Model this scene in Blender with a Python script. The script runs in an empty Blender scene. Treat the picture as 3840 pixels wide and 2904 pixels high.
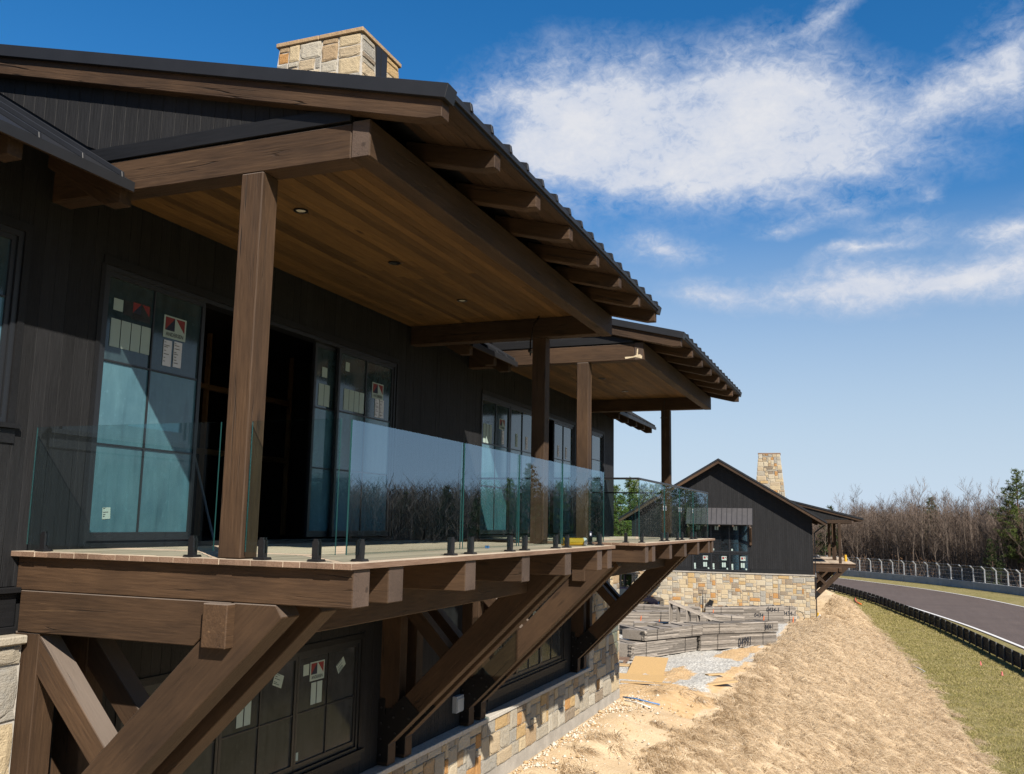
import bpy, bmesh, math, random
import numpy as np
from mathutils import Matrix, Vector
random.seed(7); rng = np.random.default_rng(7)
S = bpy.context.scene
COL = S.collection

# ------------------------------------------------------------------ camera
cam_d = bpy.data.cameras.new('camera'); cam = bpy.data.objects.new('camera', cam_d); COL.objects.link(cam)
F_PX, YAW, PITCH, ROLL = 3415.7, .373, .1462, .0181
CAM = Vector((3.4675, -5.7697, .3248))
_f = Vector((-math.sin(YAW)*math.cos(PITCH), math.cos(YAW)*math.cos(PITCH), math.sin(PITCH)))
_r = Vector((math.cos(YAW), math.sin(YAW), 0)); _u = _r.cross(_f)
_r2 = _r*math.cos(ROLL)+_u*math.sin(ROLL); _u2 = -_r*math.sin(ROLL)+_u*math.cos(ROLL)
cam.matrix_world = Matrix(((_r2.x,_u2.x,-_f.x,CAM.x),(_r2.y,_u2.y,-_f.y,CAM.y),(_r2.z,_u2.z,-_f.z,CAM.z),(0,0,0,1)))
cam_d.sensor_fit = 'HORIZONTAL'; cam_d.sensor_width = 36; cam_d.lens = F_PX/3840*36
cam_d.clip_start = .05; cam_d.clip_end = 9000
S.camera = cam

# ------------------------------------------------------------------ world, sun, exposure
SUN_TO = Vector((1, -1, 1.16)).normalized()          # direction towards the sun
SUN_EL = math.asin(SUN_TO.z)
W = bpy.data.worlds.new('World'); S.world = W; W.use_nodes = True
def build_world():
    nt = W.node_tree; nt.nodes.clear(); N = nt.nodes.new; L = nt.links.new
    W.cycles.sampling_method = 'MANUAL'; W.cycles.sample_map_resolution = 256
    out = N('ShaderNodeOutputWorld'); bg = N('ShaderNodeBackground'); L(bg.outputs[0], out.inputs[0])
    bg.inputs['Strength'].default_value = .05
    sky = N('ShaderNodeTexSky'); sky.sky_type = 'NISHITA'; sky.sun_disc = False
    sky.sun_elevation = SUN_EL; sky.sun_rotation = math.radians(135)
    sky.air_density = 1.0; sky.dust_density = 0; sky.ozone_density = 4; sky.altitude = 0
    tc = N('ShaderNodeTexCoord'); sep = N('ShaderNodeSeparateXYZ'); L(tc.outputs['Generated'], sep.inputs[0])
    def M(op, a, b=None, c=None):
        n = N('ShaderNodeMath'); n.operation = op
        for i, v in enumerate((a, b, c)):
            if v is None: continue
            if isinstance(v, (int, float)): n.inputs[i].default_value = v
            else: L(v, n.inputs[i])
        return n.outputs[0]
    def rng_(v, a, b, c, d, smooth=False):
        n = N('ShaderNodeMapRange'); L(v, n.inputs[0]); n.interpolation_type = 'SMOOTHSTEP' if smooth else 'LINEAR'
        for i, q in enumerate((a, b, c, d)): n.inputs[i+1].default_value = q
        return n.outputs[0]
    az = M('ARCTAN2', sep.outputs[0], sep.outputs[1]); el = M('ARCSINE', sep.outputs[2])
    azd = M('MULTIPLY', az, 57.2958); eld = M('MULTIPLY', el, 57.2958)
    # the air near the horizon is paler and less saturated than overhead
    hsv = N('ShaderNodeHueSaturation'); L(sky.outputs[0], hsv.inputs['Color'])
    L(rng_(eld, 5, 22, 1.05, 1.32), hsv.inputs['Saturation']); L(rng_(eld, 4, 21, .74, 1.25), hsv.inputs['Value'])
    hz = N('ShaderNodeMix'); hz.data_type = 'RGBA'; L(rng_(eld, 0, 19, .97, 0), hz.inputs[0]); L(hsv.outputs[0], hz.inputs[6]); hz.inputs[7].default_value = (5.3, 6.5, 8.0, 1)
    cv = N('ShaderNodeCombineXYZ'); L(azd, cv.inputs[0]); L(eld, cv.inputs[1])
    def noise(scale, det, rough, dist, off, sy=1.7):
        mp = N('ShaderNodeMapping'); mp.inputs['Location'].default_value = off; mp.inputs['Scale'].default_value = (1, sy, 1); mp.inputs['Rotation'].default_value = (0,0,-.12); L(cv.outputs[0], mp.inputs['Vector'])
        n = N('ShaderNodeTexNoise'); n.inputs['Scale'].default_value = scale; n.inputs['Detail'].default_value = det
        n.inputs['Roughness'].default_value = rough; n.inputs['Distortion'].default_value = dist
        L(mp.outputs[0], n.inputs['Vector']); return n
    n1 = noise(.17, 6, .56, .2, (3, 5, 0)); n2 = noise(1.15, 5, .68, .5, (11, 2, 4), 1.5)
    wv = N('ShaderNodeVectorMath'); wv.operation = 'MULTIPLY_ADD'; L(n1.outputs['Color'], wv.inputs[0]); wv.inputs[1].default_value = (5.5, 2.6, 0); L(cv.outputs[0], wv.inputs[2])
    wo = N('ShaderNodeVectorMath'); wo.operation = 'ADD'; L(wv.outputs[0], wo.inputs[0]); wo.inputs[1].default_value = (-2.75, -1.3, 0)
    dens = None
    for a, e, sa, se, w, rot in BLOBS:
        mp = N('ShaderNodeMapping'); mp.vector_type = 'TEXTURE'; mp.inputs['Location'].default_value = (a, e, 0); mp.inputs['Scale'].default_value = (sa*2.1, se*2.1, 1e4); mp.inputs['Rotation'].default_value = (0, 0, math.radians(rot)); L(wo.outputs[0], mp.inputs['Vector'])
        g = N('ShaderNodeTexGradient'); g.gradient_type = 'QUADRATIC_SPHERE'; L(mp.outputs[0], g.inputs[0])
        dens = M('MULTIPLY', g.outputs['Fac'], w) if dens is None else M('MULTIPLY_ADD', g.outputs['Fac'], w, dens)
    dens = M('MINIMUM', dens, 1.0)
    fine = M('ADD', M('MULTIPLY', M('SUBTRACT', n1.outputs['Fac'], .5), 1.1), M('MULTIPLY', M('SUBTRACT', n2.outputs['Fac'], .5), 1.25))
    edge = M('MULTIPLY', fine, rng_(dens, 0, .3, 0, .8))
    d = M('ADD', dens, edge)
    al = rng_(d, .03, .92, 0, .96)
    sh = M('ADD', rng_(d, .35, 1.25, 0, .85), M('MULTIPLY', M('SUBTRACT', n1.outputs['Fac'], .5), 1.3))
    cr = N('ShaderNodeMix'); cr.data_type = 'RGBA'; L(sh, cr.inputs[0])
    cr.inputs[6].default_value = (4.9, 5.6, 7.0, 1); cr.inputs[7].default_value = (7.2, 7.3, 7.65, 1); cr.clamp_factor = True
    mx = N('ShaderNodeMix'); mx.data_type = 'RGBA'; L(al, mx.inputs[0])
    L(hz.outputs[2], mx.inputs[6]); L(cr.outputs[2], mx.inputs[7]); L(mx.outputs[2], bg.inputs['Color'])
# cloud bodies: azimuth, elevation, half widths (degrees), weight, tilt
BLOBS = [(-12.5,24.0,8.6,3.4,1.75,-4), (-19,23.3,6,2.9,.8,8), (-5.2,24.6,4.8,3.2,1.2,0), (.2,23.9,4.0,2.2,.55,0), (4.6,23.8,3.3,1.2,.95,14), (8.6,25.0,2.2,2.2,.9,35), (2.2,21.6,4.6,1.1,.45,-12), (-5,20.8,5,1.0,.5,0),
         (-14,21.4,5,1.3,.6,0), (.2,20.6,3.2,.9,.5,-20), (-1.2,18.3,3.0,.7,.5,10), (2.2,17.2,2.2,.5,.5,0), (-3.5,19.3,2.4,.7,.42,0), (-1.2,14.2,4.2,1.0,1.05,0), (5.2,14.0,6.4,1.0,1.15,4), (16,15.5,8,2,1.0,0), (-8.4,13.9,2.6,.8,.8,-10), (-11.9,16.9,2.4,.8,.8,-8), (.9,16.1,2.8,.4,.75,8), (3.6,18.8,.9,.5,.6,30), (-1.1,29.4,1.6,.8,.75,35), (-4.3,17.4,1.8,.45,.5,0), (8.3,16.6,1.6,.6,.8,0),
         (38,26,12,4,1.1,0), (70,17,14,3,1.0,0), (110,34,18,6,1.0,0), (-150,30,24,6,1.0,0), (-95,20,16,4,.9,0)]
build_world()
sun_d = bpy.data.lights.new('sun', 'SUN'); sun_d.energy = 5.0; sun_d.angle = math.radians(.53); sun_d.color = (1, .92, .80)
sun = bpy.data.objects.new('sun', sun_d); COL.objects.link(sun); sun.location = (40, -40, 60)
sun.rotation_euler = SUN_TO.to_track_quat('Z', 'Y').to_euler()
S.view_settings.view_transform = 'Standard'; S.view_settings.look = 'None'; S.view_settings.gamma = 1
S.view_settings.exposure = 1.12; S.view_settings.use_curve_mapping = False
S.cycles.use_denoising = True; S.cycles.denoising_prefilter = 'FAST'; S.cycles.max_bounces = 6; S.cycles.transparent_max_bounces = 24

# ------------------------------------------------------------------ material helpers
ALB = .65     # palette below is written for a photograph exposed one stop lower
class NT:
    def __init__(s, name):
        s.m = bpy.data.materials.new(name); s.m.use_nodes = True; s.t = s.m.node_tree; s.t.nodes.clear()
        s.out = s.N('ShaderNodeOutputMaterial'); s.b = s.N('ShaderNodeBsdfPrincipled'); s.L(s.b.outputs[0], s.out.inputs[0])
    def N(s, k): return s.t.nodes.new(k)
    def L(s, a, b): s.t.links.new(a, b)
    def setin(s, i, v):
        if hasattr(v, 'is_linked') or hasattr(v, 'links'): s.L(v, i)
        else: i.default_value = v
    def math(s, op, a, b=None, c=None):
        n = s.N('ShaderNodeMath'); n.operation = op
        for i, v in enumerate((a, b, c)):
            if v is not None: s.setin(n.inputs[i], v)
        return n.outputs[0]
    def coord(s, kind='Object', scale=(1,1,1), rnd=0.0):
        tc = s.N('ShaderNodeTexCoord'); v = tc.outputs[kind]
        if rnd:
            oi = s.N('ShaderNodeObjectInfo'); a = s.N('ShaderNodeVectorMath'); a.operation = 'SCALE'
            cx = s.N('ShaderNodeCombineXYZ'); m = s.math('MULTIPLY', oi.outputs['Random'], 1.0)
            s.L(m, cx.inputs[0]); s.L(s.math('MULTIPLY', m, 3.7), cx.inputs[1]); s.L(s.math('MULTIPLY', m, 7.3), cx.inputs[2])
            s.L(cx.outputs[0], a.inputs[0]); a.inputs['Scale'].default_value = rnd
            ad = s.N('ShaderNodeVectorMath'); s.L(v, ad.inputs[0]); s.L(a.outputs[0], ad.inputs[1]); v = ad.outputs[0]
        mp = s.N('ShaderNodeMapping'); mp.inputs['Scale'].default_value = scale; s.L(v, mp.inputs['Vector']); return mp.outputs[0]
    def noise(s, vec, scale, det=4, rough=.5, dist=0.0, out='Fac'):
        n = s.N('ShaderNodeTexNoise'); s.L(vec, n.inputs['Vector']); n.inputs['Scale'].default_value = scale
        n.inputs['Detail'].default_value = det; n.inputs['Roughness'].default_value = rough; n.inputs['Distortion'].default_value = dist
        return n.outputs[out]
    def ramp(s, fac, stops, interp='LINEAR'):
        r = s.N('ShaderNodeValToRGB'); r.color_ramp.interpolation = interp; e = r.color_ramp.elements
        while len(e) < len(stops): e.new(.5)
        for el, (p, c) in zip(e, stops): el.position = p; el.color = tuple(c)+(1,) if len(c) == 3 else c
        s.setin(r.inputs[0], fac); return r.outputs[0]
    def range(s, v, a, b, c=0., d=1., smooth=False):
        n = s.N('ShaderNodeMapRange'); s.L(v, n.inputs[0]); n.clamp = True
        if smooth: n.interpolation_type = 'SMOOTHSTEP'
        for i, q in enumerate((a, b, c, d)): n.inputs[i+1].default_value = q
        return n.outputs[0]
    def mix(s, f, a, b, mode='MIX'):
        n = s.N('ShaderNodeMix'); n.data_type = 'RGBA'; n.blend_type = mode
        s.setin(n.inputs[0], f)
        for i, v in ((6, a), (7, b)):
            if isinstance(v, tuple): n.inputs[i].default_value = v if len(v) == 4 else v+(1,)
            else: s.L(v, n.inputs[i])
        return n.outputs[2]
    def rand(s): return s.N('ShaderNodeObjectInfo').outputs['Random']
    def bump(s, h, strength=.3, dist=.01):
        b = s.N('ShaderNodeBump'); b.inputs['Strength'].default_value = strength; b.inputs['Distance'].default_value = dist
        s.L(h, b.inputs['Height']); s.L(b.outputs[0], s.b.inputs['Normal'])
    def fin(s, color=None, rough=.7, metal=0., spec=.4):
        if isinstance(color, tuple): color = tuple(c*ALB for c in color[:3])+(1,)
        elif color is not None:
            v = s.N('ShaderNodeVectorMath'); v.operation = 'SCALE'; s.L(color, v.inputs[0]); v.inputs['Scale'].default_value = ALB; color = v.outputs[0]
        s.col = color
        if color is not None: s.setin(s.b.inputs['Base Color'], color)
        s.setin(s.b.inputs['Roughness'], rough); s.b.inputs['Metallic'].default_value = metal
        s.b.inputs['Specular IOR Level'].default_value = spec; return s.m

def wood(name, lo, hi, knots=1., cracks=1., rough=.72, bump=.35, varia=.35, grainscale=1., spec=.25, fade=0., streak=0.):
    n = NT(name)
    v1 = n.coord('Object', (1.1*grainscale, 16*grainscale, 16*grainscale), 9.)
    g = n.noise(v1, 3.2, 5, .62, .25)
    big = n.noise(n.coord('Object', (.5, 2.2, 2.2), 9.), 1.6, 4, .5)
    f = n.math('ADD', n.math('MULTIPLY', g, .55), n.math('MULTIPLY', big, .45))
    c = n.ramp(f, [(.28, lo), (.72, hi)])
    vr = n.N('ShaderNodeTexVoronoi'); n.L(n.coord('Object', (.55, 2.4, 2.4), 9.), vr.inputs['Vector']); vr.inputs['Scale'].default_value = 1.5
    kd = n.math('ADD', vr.outputs['Distance'], n.math('MULTIPLY', n.math('SUBTRACT', g, .5), .12))
    k = n.range(kd, .045, .12, 1., 0., True)
    c = n.mix(n.math('MULTIPLY', k, .65*knots), c, tuple(x*.42 for x in lo))
    ck = n.noise(n.coord('Object', (.16, 6, 6), 17.), 2.0, 2, .5, .3)
    cr = n.range(n.math('ABSOLUTE', n.math('SUBTRACT', ck, .5)), 0., .011, 1., 0.)
    patch = n.range(n.noise(n.coord('Object', (.5, 1.2, 1.2), 5.), 1.3, 2, .5), .5, .62)
    cr = n.math('MULTIPLY', cr, patch)
    c = n.mix(n.math('MULTIPLY', cr, .85*cracks), c, tuple(x*.14 for x in lo))
    if streak:
        sn = n.noise(n.coord('Object', (.35, 14, 14), 31.), 1.7, 3, .6, .2); sp2 = n.range(n.noise(n.coord('Object', (.9, 2, 2), 23.), 1.5, 3, .6), .54, .68)
        c = n.mix(n.math('MULTIPLY', n.math('MULTIPLY', n.range(sn, .64, .70), sp2), streak), c, (.34, .21, .11))
        c = n.mix(n.range(n.noise(n.coord('Object', (.8, .8, .8), 13.), 1.1, 3, .55), .42, .68, 0, .45), c, tuple(x*.45 for x in lo))
    br = n.range(n.rand(), 0, 1, 1-varia, 1+varia*.6)
    vm = n.N('ShaderNodeVectorMath'); vm.operation = 'SCALE'; n.L(c, vm.inputs[0]); n.L(br, vm.inputs['Scale'])
    h = n.math('SUBTRACT', n.math('ADD', g, n.math('MULTIPLY', k, .3)), n.math('MULTIPLY', cr, 2.5*cracks))
    n.bump(h, bump, .012); col = vm.outputs[0]
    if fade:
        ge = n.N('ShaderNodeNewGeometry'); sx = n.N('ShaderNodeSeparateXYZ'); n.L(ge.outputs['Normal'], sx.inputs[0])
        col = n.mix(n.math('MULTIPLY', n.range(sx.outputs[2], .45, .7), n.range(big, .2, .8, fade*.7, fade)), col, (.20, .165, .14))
    return n.fin(col, rough, 0, spec)

MAT = {}
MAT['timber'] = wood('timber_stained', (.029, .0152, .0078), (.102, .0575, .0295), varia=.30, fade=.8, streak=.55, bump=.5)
MAT['endgrain'] = wood('timber_end', (.050, .034, .026), (.135, .094, .072), varia=.2, grainscale=2.)
MAT['soffit'] = wood('soffit_cedar', (.088, .044, .013), (.225, .120, .037), knots=1.4, cracks=.3, varia=.4, bump=.15)
MAT['deck'] = wood('deck_weathered', (.42, .33, .24), (.64, .53, .41), knots=.35, cracks=.7, varia=.22, rough=.85)
MAT['deck_edge'] = wood('deck_edge_red', (.12, .070, .044), (.30, .20, .143), knots=.3, cracks=.08, varia=.3, grainscale=1.6)
MAT['siding'] = wood('charred_siding', (.0070, .0072, .0084), (.0235, .0238, .0262), knots=.5, cracks=.5, varia=.14, rough=.7, bump=.5, grainscale=1.4, spec=.2)
MAT['trim'] = wood('black_trim', (.006, .0062, .0072), (.014, .0143, .0163), knots=.2, cracks=.2, varia=.1, rough=.55, bump=.2)
MAT['grey_lumber'] = wood('weathered_lumber', (.16, .138, .118), (.46, .405, .345), knots=.4, cracks=1., varia=.55, rough=.9, grainscale=1.3)
MAT['fresh_lumber'] = wood('fresh_lumber', (.42, .27, .12), (.62, .44, .24), knots=.6, cracks=.2, varia=.2, rough=.8)
MAT['interior'] = wood('interior_studs', (.28, .15, .06), (.55, .30, .13), varia=.3)
def simple(name, col, rough=.5, metal=0., spec=.4, nz=0., sc=8., bump=0.):
    n = NT(name); c = col
    if nz:
        v = n.coord('Object', (1,1,1), 3.); f = n.noise(v, sc, 5, .6)
        c = n.mix(n.range(f, .3, .7), tuple(x*(1-nz) for x in col), tuple(min(1, x*(1+nz)) for x in col))
        if bump: n.bump(f, bump, .02)
    return n.fin(c, rough, metal, spec)
MAT['metal'] = simple('dark_standing_seam', (.018, .0195, .0235), .5, .0, .22, .12, 3.)
MAT['metal_awning'] = simple('awning_metal', (.10, .095, .098), .45, .4, .5, .12, 3.)
MAT['black'] = simple('powder_coat_black', (.012, .012, .014), .38, .1, .5)
MAT['frame'] = simple('window_frame_black', (.014, .0155, .019), .42, 0, .5)
MAT['steel'] = simple('steel_plate', (.006, .006, .007), .6, 0., .2, .2)
MAT['bolt'] = simple('bolt', (.10, .10, .105), .4, .8)
MAT['mortar'] = simple('mortar', (.52, .485, .43), .95, 0, .1, .15, 20., .3)
MAT['concrete'] = simple('concrete', (.40, .365, .315), .9, 0, .2, .18, 3., .2)
MAT['barrier_wall'] = simple('concrete_barrier', (.37, .38, .385), .85, 0, .2, .16, .8, .15)
MAT['galv'] = simple('galvanised', (.62, .64, .67), .45, .5, .5)
MAT['rubber'] = simple('guard_rail_dark', (.042, .038, .036), .8, 0, .15, .3, 2.)
MAT['rail_post'] = simple('guard_post', (.075, .075, .073), .6, 0, .3, .2)
MAT['paper'] = simple('paper_white', (.72, .74, .78), .8)
MAT['paper_green'] = simple('paper_film', (.40, .50, .46), .8)
MAT['ink'] = simple('ink', (.02, .022, .03), .8)
MAT['red'] = simple('print_red', (.22, .028, .028), .7)
MAT['navy'] = simple('print_navy', (.012, .018, .045), .7)
MAT['yellow'] = simple('yellow_plastic', (.62, .36, .02), .45)
MAT['orange'] = simple('orange_plastic', (.75, .16, .03), .5)
MAT['pink'] = simple('pink_flag', (.80, .20, .20), .6)
MAT['blue'] = simple('blue_hose', (.10, .25, .55), .4)
MAT['white'] = simple('white_paint', (.80, .80, .78), .6, 0, .3, .08, 6.)
MAT['grey_box'] = simple('grey_box', (.42, .45, .47), .5)
MAT['lens'] = simple('downlight_lens', (.75, .72, .62), .5)
MAT['carpaint'] = simple('dark_violet_paint', (.012, .010, .022), .18, .3, .6)
MAT['carglass'] = simple('vehicle_glass', (.01, .02, .03), .05, 0, .6)
MAT['chrome'] = simple('chrome', (.7, .7, .7), .12, 1.)
MAT['tire'] = simple('tyre_rubber', (.015, .015, .015), .8)
MAT['clay_wood'] = simple('osb', (.60, .39, .17), .85, 0, .2, .22, 60., .2)
MAT['room'] = simple('dark_room', (.045, .04, .037), .9)

def glass_mat(name, tint, gl=1.):
    n = NT(name); t = n.t; t.nodes.remove(n.b)
    tr = n.N('ShaderNodeBsdfTransparent'); tr.inputs[0].default_value = tint+(1,)
    gs = n.N('ShaderNodeBsdfGlossy'); gs.inputs['Roughness'].default_value = .004; gs.inputs[0].default_value = (.66, .84, 1, 1)
    fr = n.N('ShaderNodeFresnel'); fr.inputs['IOR'].default_value = 1.52
    mx = n.N('ShaderNodeMixShader'); n.L(n.math('MULTIPLY', fr.outputs[0], gl), mx.inputs[0]); n.L(tr.outputs[0], mx.inputs[1]); n.L(gs.outputs[0], mx.inputs[2])
    n.L(mx.outputs[0], n.out.inputs[0]); return n.m
MAT['glass'] = glass_mat('railing_glass', (.885, .95, .94), .27)
MAT['glass_edge'] = simple('glass_edge', (.018, .07, .07), .12, 0, .5)
def pane_mat(name, lo, hi, rough=.08, spec=.55):
    n = NT(name); v = n.coord('Object', (1,1,1), 4.)
    f = n.noise(v, 2.2, 5, .65, .4); sm = n.noise(v, 14, 4, .6)
    c = n.mix(n.range(f, .3, .72), lo, hi)
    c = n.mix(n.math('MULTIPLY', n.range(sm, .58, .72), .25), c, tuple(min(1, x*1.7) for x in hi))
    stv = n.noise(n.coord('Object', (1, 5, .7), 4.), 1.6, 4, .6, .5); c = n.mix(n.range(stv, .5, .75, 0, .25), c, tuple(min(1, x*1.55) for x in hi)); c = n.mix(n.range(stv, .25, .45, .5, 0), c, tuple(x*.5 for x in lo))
    n.bump(n.noise(v, .9, 2, .5), .06, .05)
    return n.fin(c, rough, 0, spec)
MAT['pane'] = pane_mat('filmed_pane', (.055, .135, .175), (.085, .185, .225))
MAT['pane_dark'] = pane_mat('filmed_pane_grey', (.036, .039, .041), (.062, .066, .068), .12, .28); MAT['pane_shaded'] = pane_mat('pane_shade_tint', (.022, .04, .046), (.045, .075, .085))  # top lites: same panes, shade and reflection put into a darker colour
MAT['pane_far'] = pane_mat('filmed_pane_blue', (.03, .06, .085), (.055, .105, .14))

def stone_mat(name, stops):
    n = NT(name); ge = n.N('ShaderNodeNewGeometry'); r = n.math('FRACT', n.math('ADD', n.rand(), ge.outputs['Random Per Island']))
    base = n.ramp(r, stops, 'CONSTANT')
    v = n.coord('Object', (1,1,1), 20.)
    f = n.noise(v, 5, 6, .65, .3); g = n.noise(v, 26, 4, .6)
    c = n.mix(n.range(f, .35, .75, 0, .55), base, n.mix(.5, base, (.50, .40, .26)))
    c = n.mix(n.range(f, .25, .45, .2, 0), c, (.14, .115, .09))
    c = n.mix(n.range(g, .5, .75, 0, .18), c, (.15, .12, .09))
    n.bump(n.math('ADD', f, n.math('MULTIPLY', g, .4)), .65, .04)
    return n.fin(c, .88, 0, .2)
STOPS = [(0, (.50,.40,.27)), (.14, (.40,.36,.29)), (.26, (.56,.45,.29)), (.40, (.34,.325,.29)), (.5, (.42,.30,.18)), (.60, (.50,.46,.38)), (.71, (.50,.34,.16)), (.79, (.27,.215,.16)), (.85, (.56,.48,.35)), (.95, (.47,.24,.08))]
MAT['stone'] = stone_mat('stone', STOPS); MAT['stone_warm'] = stone_mat('stone_warm', [(0, (.40,.27,.15)), (.5, (.36,.22,.11))])

# ------------------------------------------------------------------ object helpers
WM = {}
CUR = [Matrix.Identity(4)]
def link(o, parent=None, Mw=None):
    Mw = CUR[0].copy() if Mw is None else CUR[0] @ Mw
    COL.objects.link(o); WM[o.name] = Mw
    if parent is not None:
        o.parent = parent; o.matrix_basis = WM[parent.name].inverted() @ Mw
    else: o.matrix_basis = Mw
    return o
def tag(o, label=None, cat=None, group=None, kind=None):
    for k, v in (('label', label), ('category', cat), ('group', group), ('kind', kind)):
        if v: o[k] = v
    return o
def empty(name, loc=(0,0,0), parent=None, Mw=None):
    o = bpy.data.objects.new(name, None); o.empty_display_size = .3
    return link(o, parent, Mw if Mw is not None else Matrix.Translation(loc))
class MB:
    def __init__(s): s.v = []; s.f = []; s.mi = []
    def add(s, vs, fs, mi=0):
        o = len(s.v); s.v += [tuple(v) for v in vs]; s.f += [tuple(i+o for i in f) for f in fs]; s.mi += [mi]*len(fs); return s
    def box(s, x0, x1, y0, y1, z0, z1, mi=0):
        return s.add([(x0,y0,z0),(x1,y0,z0),(x1,y1,z0),(x0,y1,z0),(x0,y0,z1),(x1,y0,z1),(x1,y1,z1),(x0,y1,z1)],
                     [(0,3,2,1),(4,5,6,7),(0,1,5,4),(1,2,6,5),(2,3,7,6),(3,0,4,7)], mi)
    def tube(s, pts, rad, n=6, mi=0, cap=True):
        pts = [Vector(p) for p in pts]; R = rad if hasattr(rad, '__len__') else [rad]*len(pts); vs = []; fs = []
        for i, p in enumerate(pts):
            d = (pts[min(i+1, len(pts)-1)]-pts[max(i-1, 0)]).normalized()
            a = d.cross(Vector((0,0,1)));  a = a if a.length > .05 else d.cross(Vector((1,0,0))); a.normalize(); b = d.cross(a)
            for k in range(n):
                t = 2*math.pi*k/n; vs.append(p+(a*math.cos(t)+b*math.sin(t))*R[i])
        for i in range(len(pts)-1):
            for k in range(n): fs.append((i*n+k, i*n+(k+1) % n, (i+1)*n+(k+1) % n, (i+1)*n+k))
        if cap: fs.append(tuple(range(n))[::-1]); fs.append(tuple((len(pts)-1)*n+k for k in range(n)))
        return s.add(vs, fs, mi)
    def quad(s, a, b, c, d, mi=0): return s.add([a,b,c,d], [(0,1,2,3)], mi)
    def mesh(s, name, mats, smooth=False):
        m = bpy.data.meshes.new(name); m.from_pydata(s.v, [], s.f)
        for q in mats: m.materials.append(MAT[q] if isinstance(q, str) else q)
        if len(mats) > 1: m.polygons.foreach_set('material_index', s.mi)
        if smooth: m.polygons.foreach_set('use_smooth', [True]*len(s.f))
        m.update(); return m
    def obj(s, name, mats, parent=None, Mw=None, smooth=False):
        mats = [mats] if isinstance(mats, str) else mats
        return link(bpy.data.objects.new(name, s.mesh(name, mats, smooth)), parent, Mw)
_tc = {}
def cbox_mesh(L_, w, h, mats, ch):
    """chamfered box, length along local X, centred; optional second material on both ends"""
    key = (round(L_, 3), round(w, 3), round(h, 3), tuple(mats), ch)
    if key in _tc: return _tc[key]
    bm = bmesh.new(); bmesh.ops.create_cube(bm, size=1)
    for v in bm.verts: v.co = Vector((v.co.x*L_, v.co.y*w, v.co.z*h))
    if ch: bmesh.ops.bevel(bm, geom=list(bm.edges), offset=ch, segments=1, affect='EDGES', profile=.5)
    bm.normal_update()
    if len(mats) > 1:
        for f in bm.faces:
            if abs(f.normal.x) > .9: f.material_index = 1
    m = bpy.data.meshes.new('timber'); bm.to_mesh(m); bm.free()
    for q in mats: m.materials.append(MAT[q])
    _tc[key] = m; return m
def timber(name, parent, p0, p1, w, h, mats=('timber',), ch=.006, up=(0,0,1)):
    p0 = Vector(p0); p1 = Vector(p1); d = p1-p0; L_ = d.length; d.normalize()
    u = Vector(up); y = u.cross(d)
    if y.length < .01: y = Vector((0,1,0)).cross(d)
    y.normalize(); zz = d.cross(y); c = (p0+p1)/2
    Mw = Matrix(((d.x,y.x,zz.x,c.x),(d.y,y.y,zz.y,c.y),(d.z,y.z,zz.z,c.z),(0,0,0,1)))
    return link(bpy.data.objects.new(name, cbox_mesh(L_, w, h, mats, ch)), parent, Mw)
def bx(name, parent, x0, x1, y0, y1, z0, z1, mats=('timber',), axis='x', ch=.006):
    mats = (mats,) if isinstance(mats, str) else mats
    cx, cy, cz = (x0+x1)/2, (y0+y1)/2, (z0+z1)/2
    if axis == 'x': return timber(name, parent, (x0,cy,cz), (x1,cy,cz), y1-y0, z1-z0, mats, ch)
    if axis == 'y': return timber(name, parent, (cx,y0,cz), (cx,y1,cz), x1-x0, z1-z0, mats, ch)
    return timber(name, parent, (cx,cy,z0), (cx,cy,z1), y1-y0, x1-x0, mats, ch, up=(1,0,0))
def prism(name, parent, poly, y0, y1, mats, ang=0., ch=.006):
    """polygon in the XZ plane extruded from y0 to y1; local X is turned by ang in XZ so the grain runs along the piece"""
    mats = (mats,) if isinstance(mats, str) else mats
    ca, sa = math.cos(ang), math.sin(ang); o = poly[0]
    lp = [((x-o[0])*ca+(z-o[1])*sa, -(x-o[0])*sa+(z-o[1])*ca) for x, z in poly]
    bm = bmesh.new(); a = [bm.verts.new((x, 0, z)) for x, z in lp]; b = [bm.verts.new((x, y1-y0, z)) for x, z in lp]
    n = len(a); bm.faces.new(a); bm.faces.new(b[::-1])
    for i in range(n): bm.faces.new((a[i], b[i], b[(i+1) % n], a[(i+1) % n]))
    bmesh.ops.recalc_face_normals(bm, faces=bm.faces)
    if ch: bmesh.ops.bevel(bm, geom=list(bm.edges), offset=ch, segments=1, affect='EDGES', profile=.5)
    m = bpy.data.meshes.new(name); bm.to_mesh(m); bm.free()
    for q in mats: m.materials.append(MAT[q])
    Mw = Matrix(((ca,0,-sa,o[0]),(0,1,0,y0),(sa,0,ca,o[1]),(0,0,0,1)))
    return link(bpy.data.objects.new(name, m), parent, Mw)
def text_mesh(txt, size, mat, name='lettering', shear=0.):
    cu = bpy.data.curves.new(name, 'FONT'); cu.body = txt; cu.size = size; cu.align_x = 'CENTER'; cu.align_y = 'CENTER'; cu.shear = shear; cu.resolution_u = 3; cu.offset = size*.012
    to = bpy.data.objects.new('tmp', cu); COL.objects.link(to); bpy.context.view_layer.update()
    me = bpy.data.meshes.new_from_object(to.evaluated_get(bpy.context.evaluated_depsgraph_get()))
    bpy.data.objects.remove(to); me.materials.clear(); me.materials.append(MAT[mat]); return me

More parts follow.
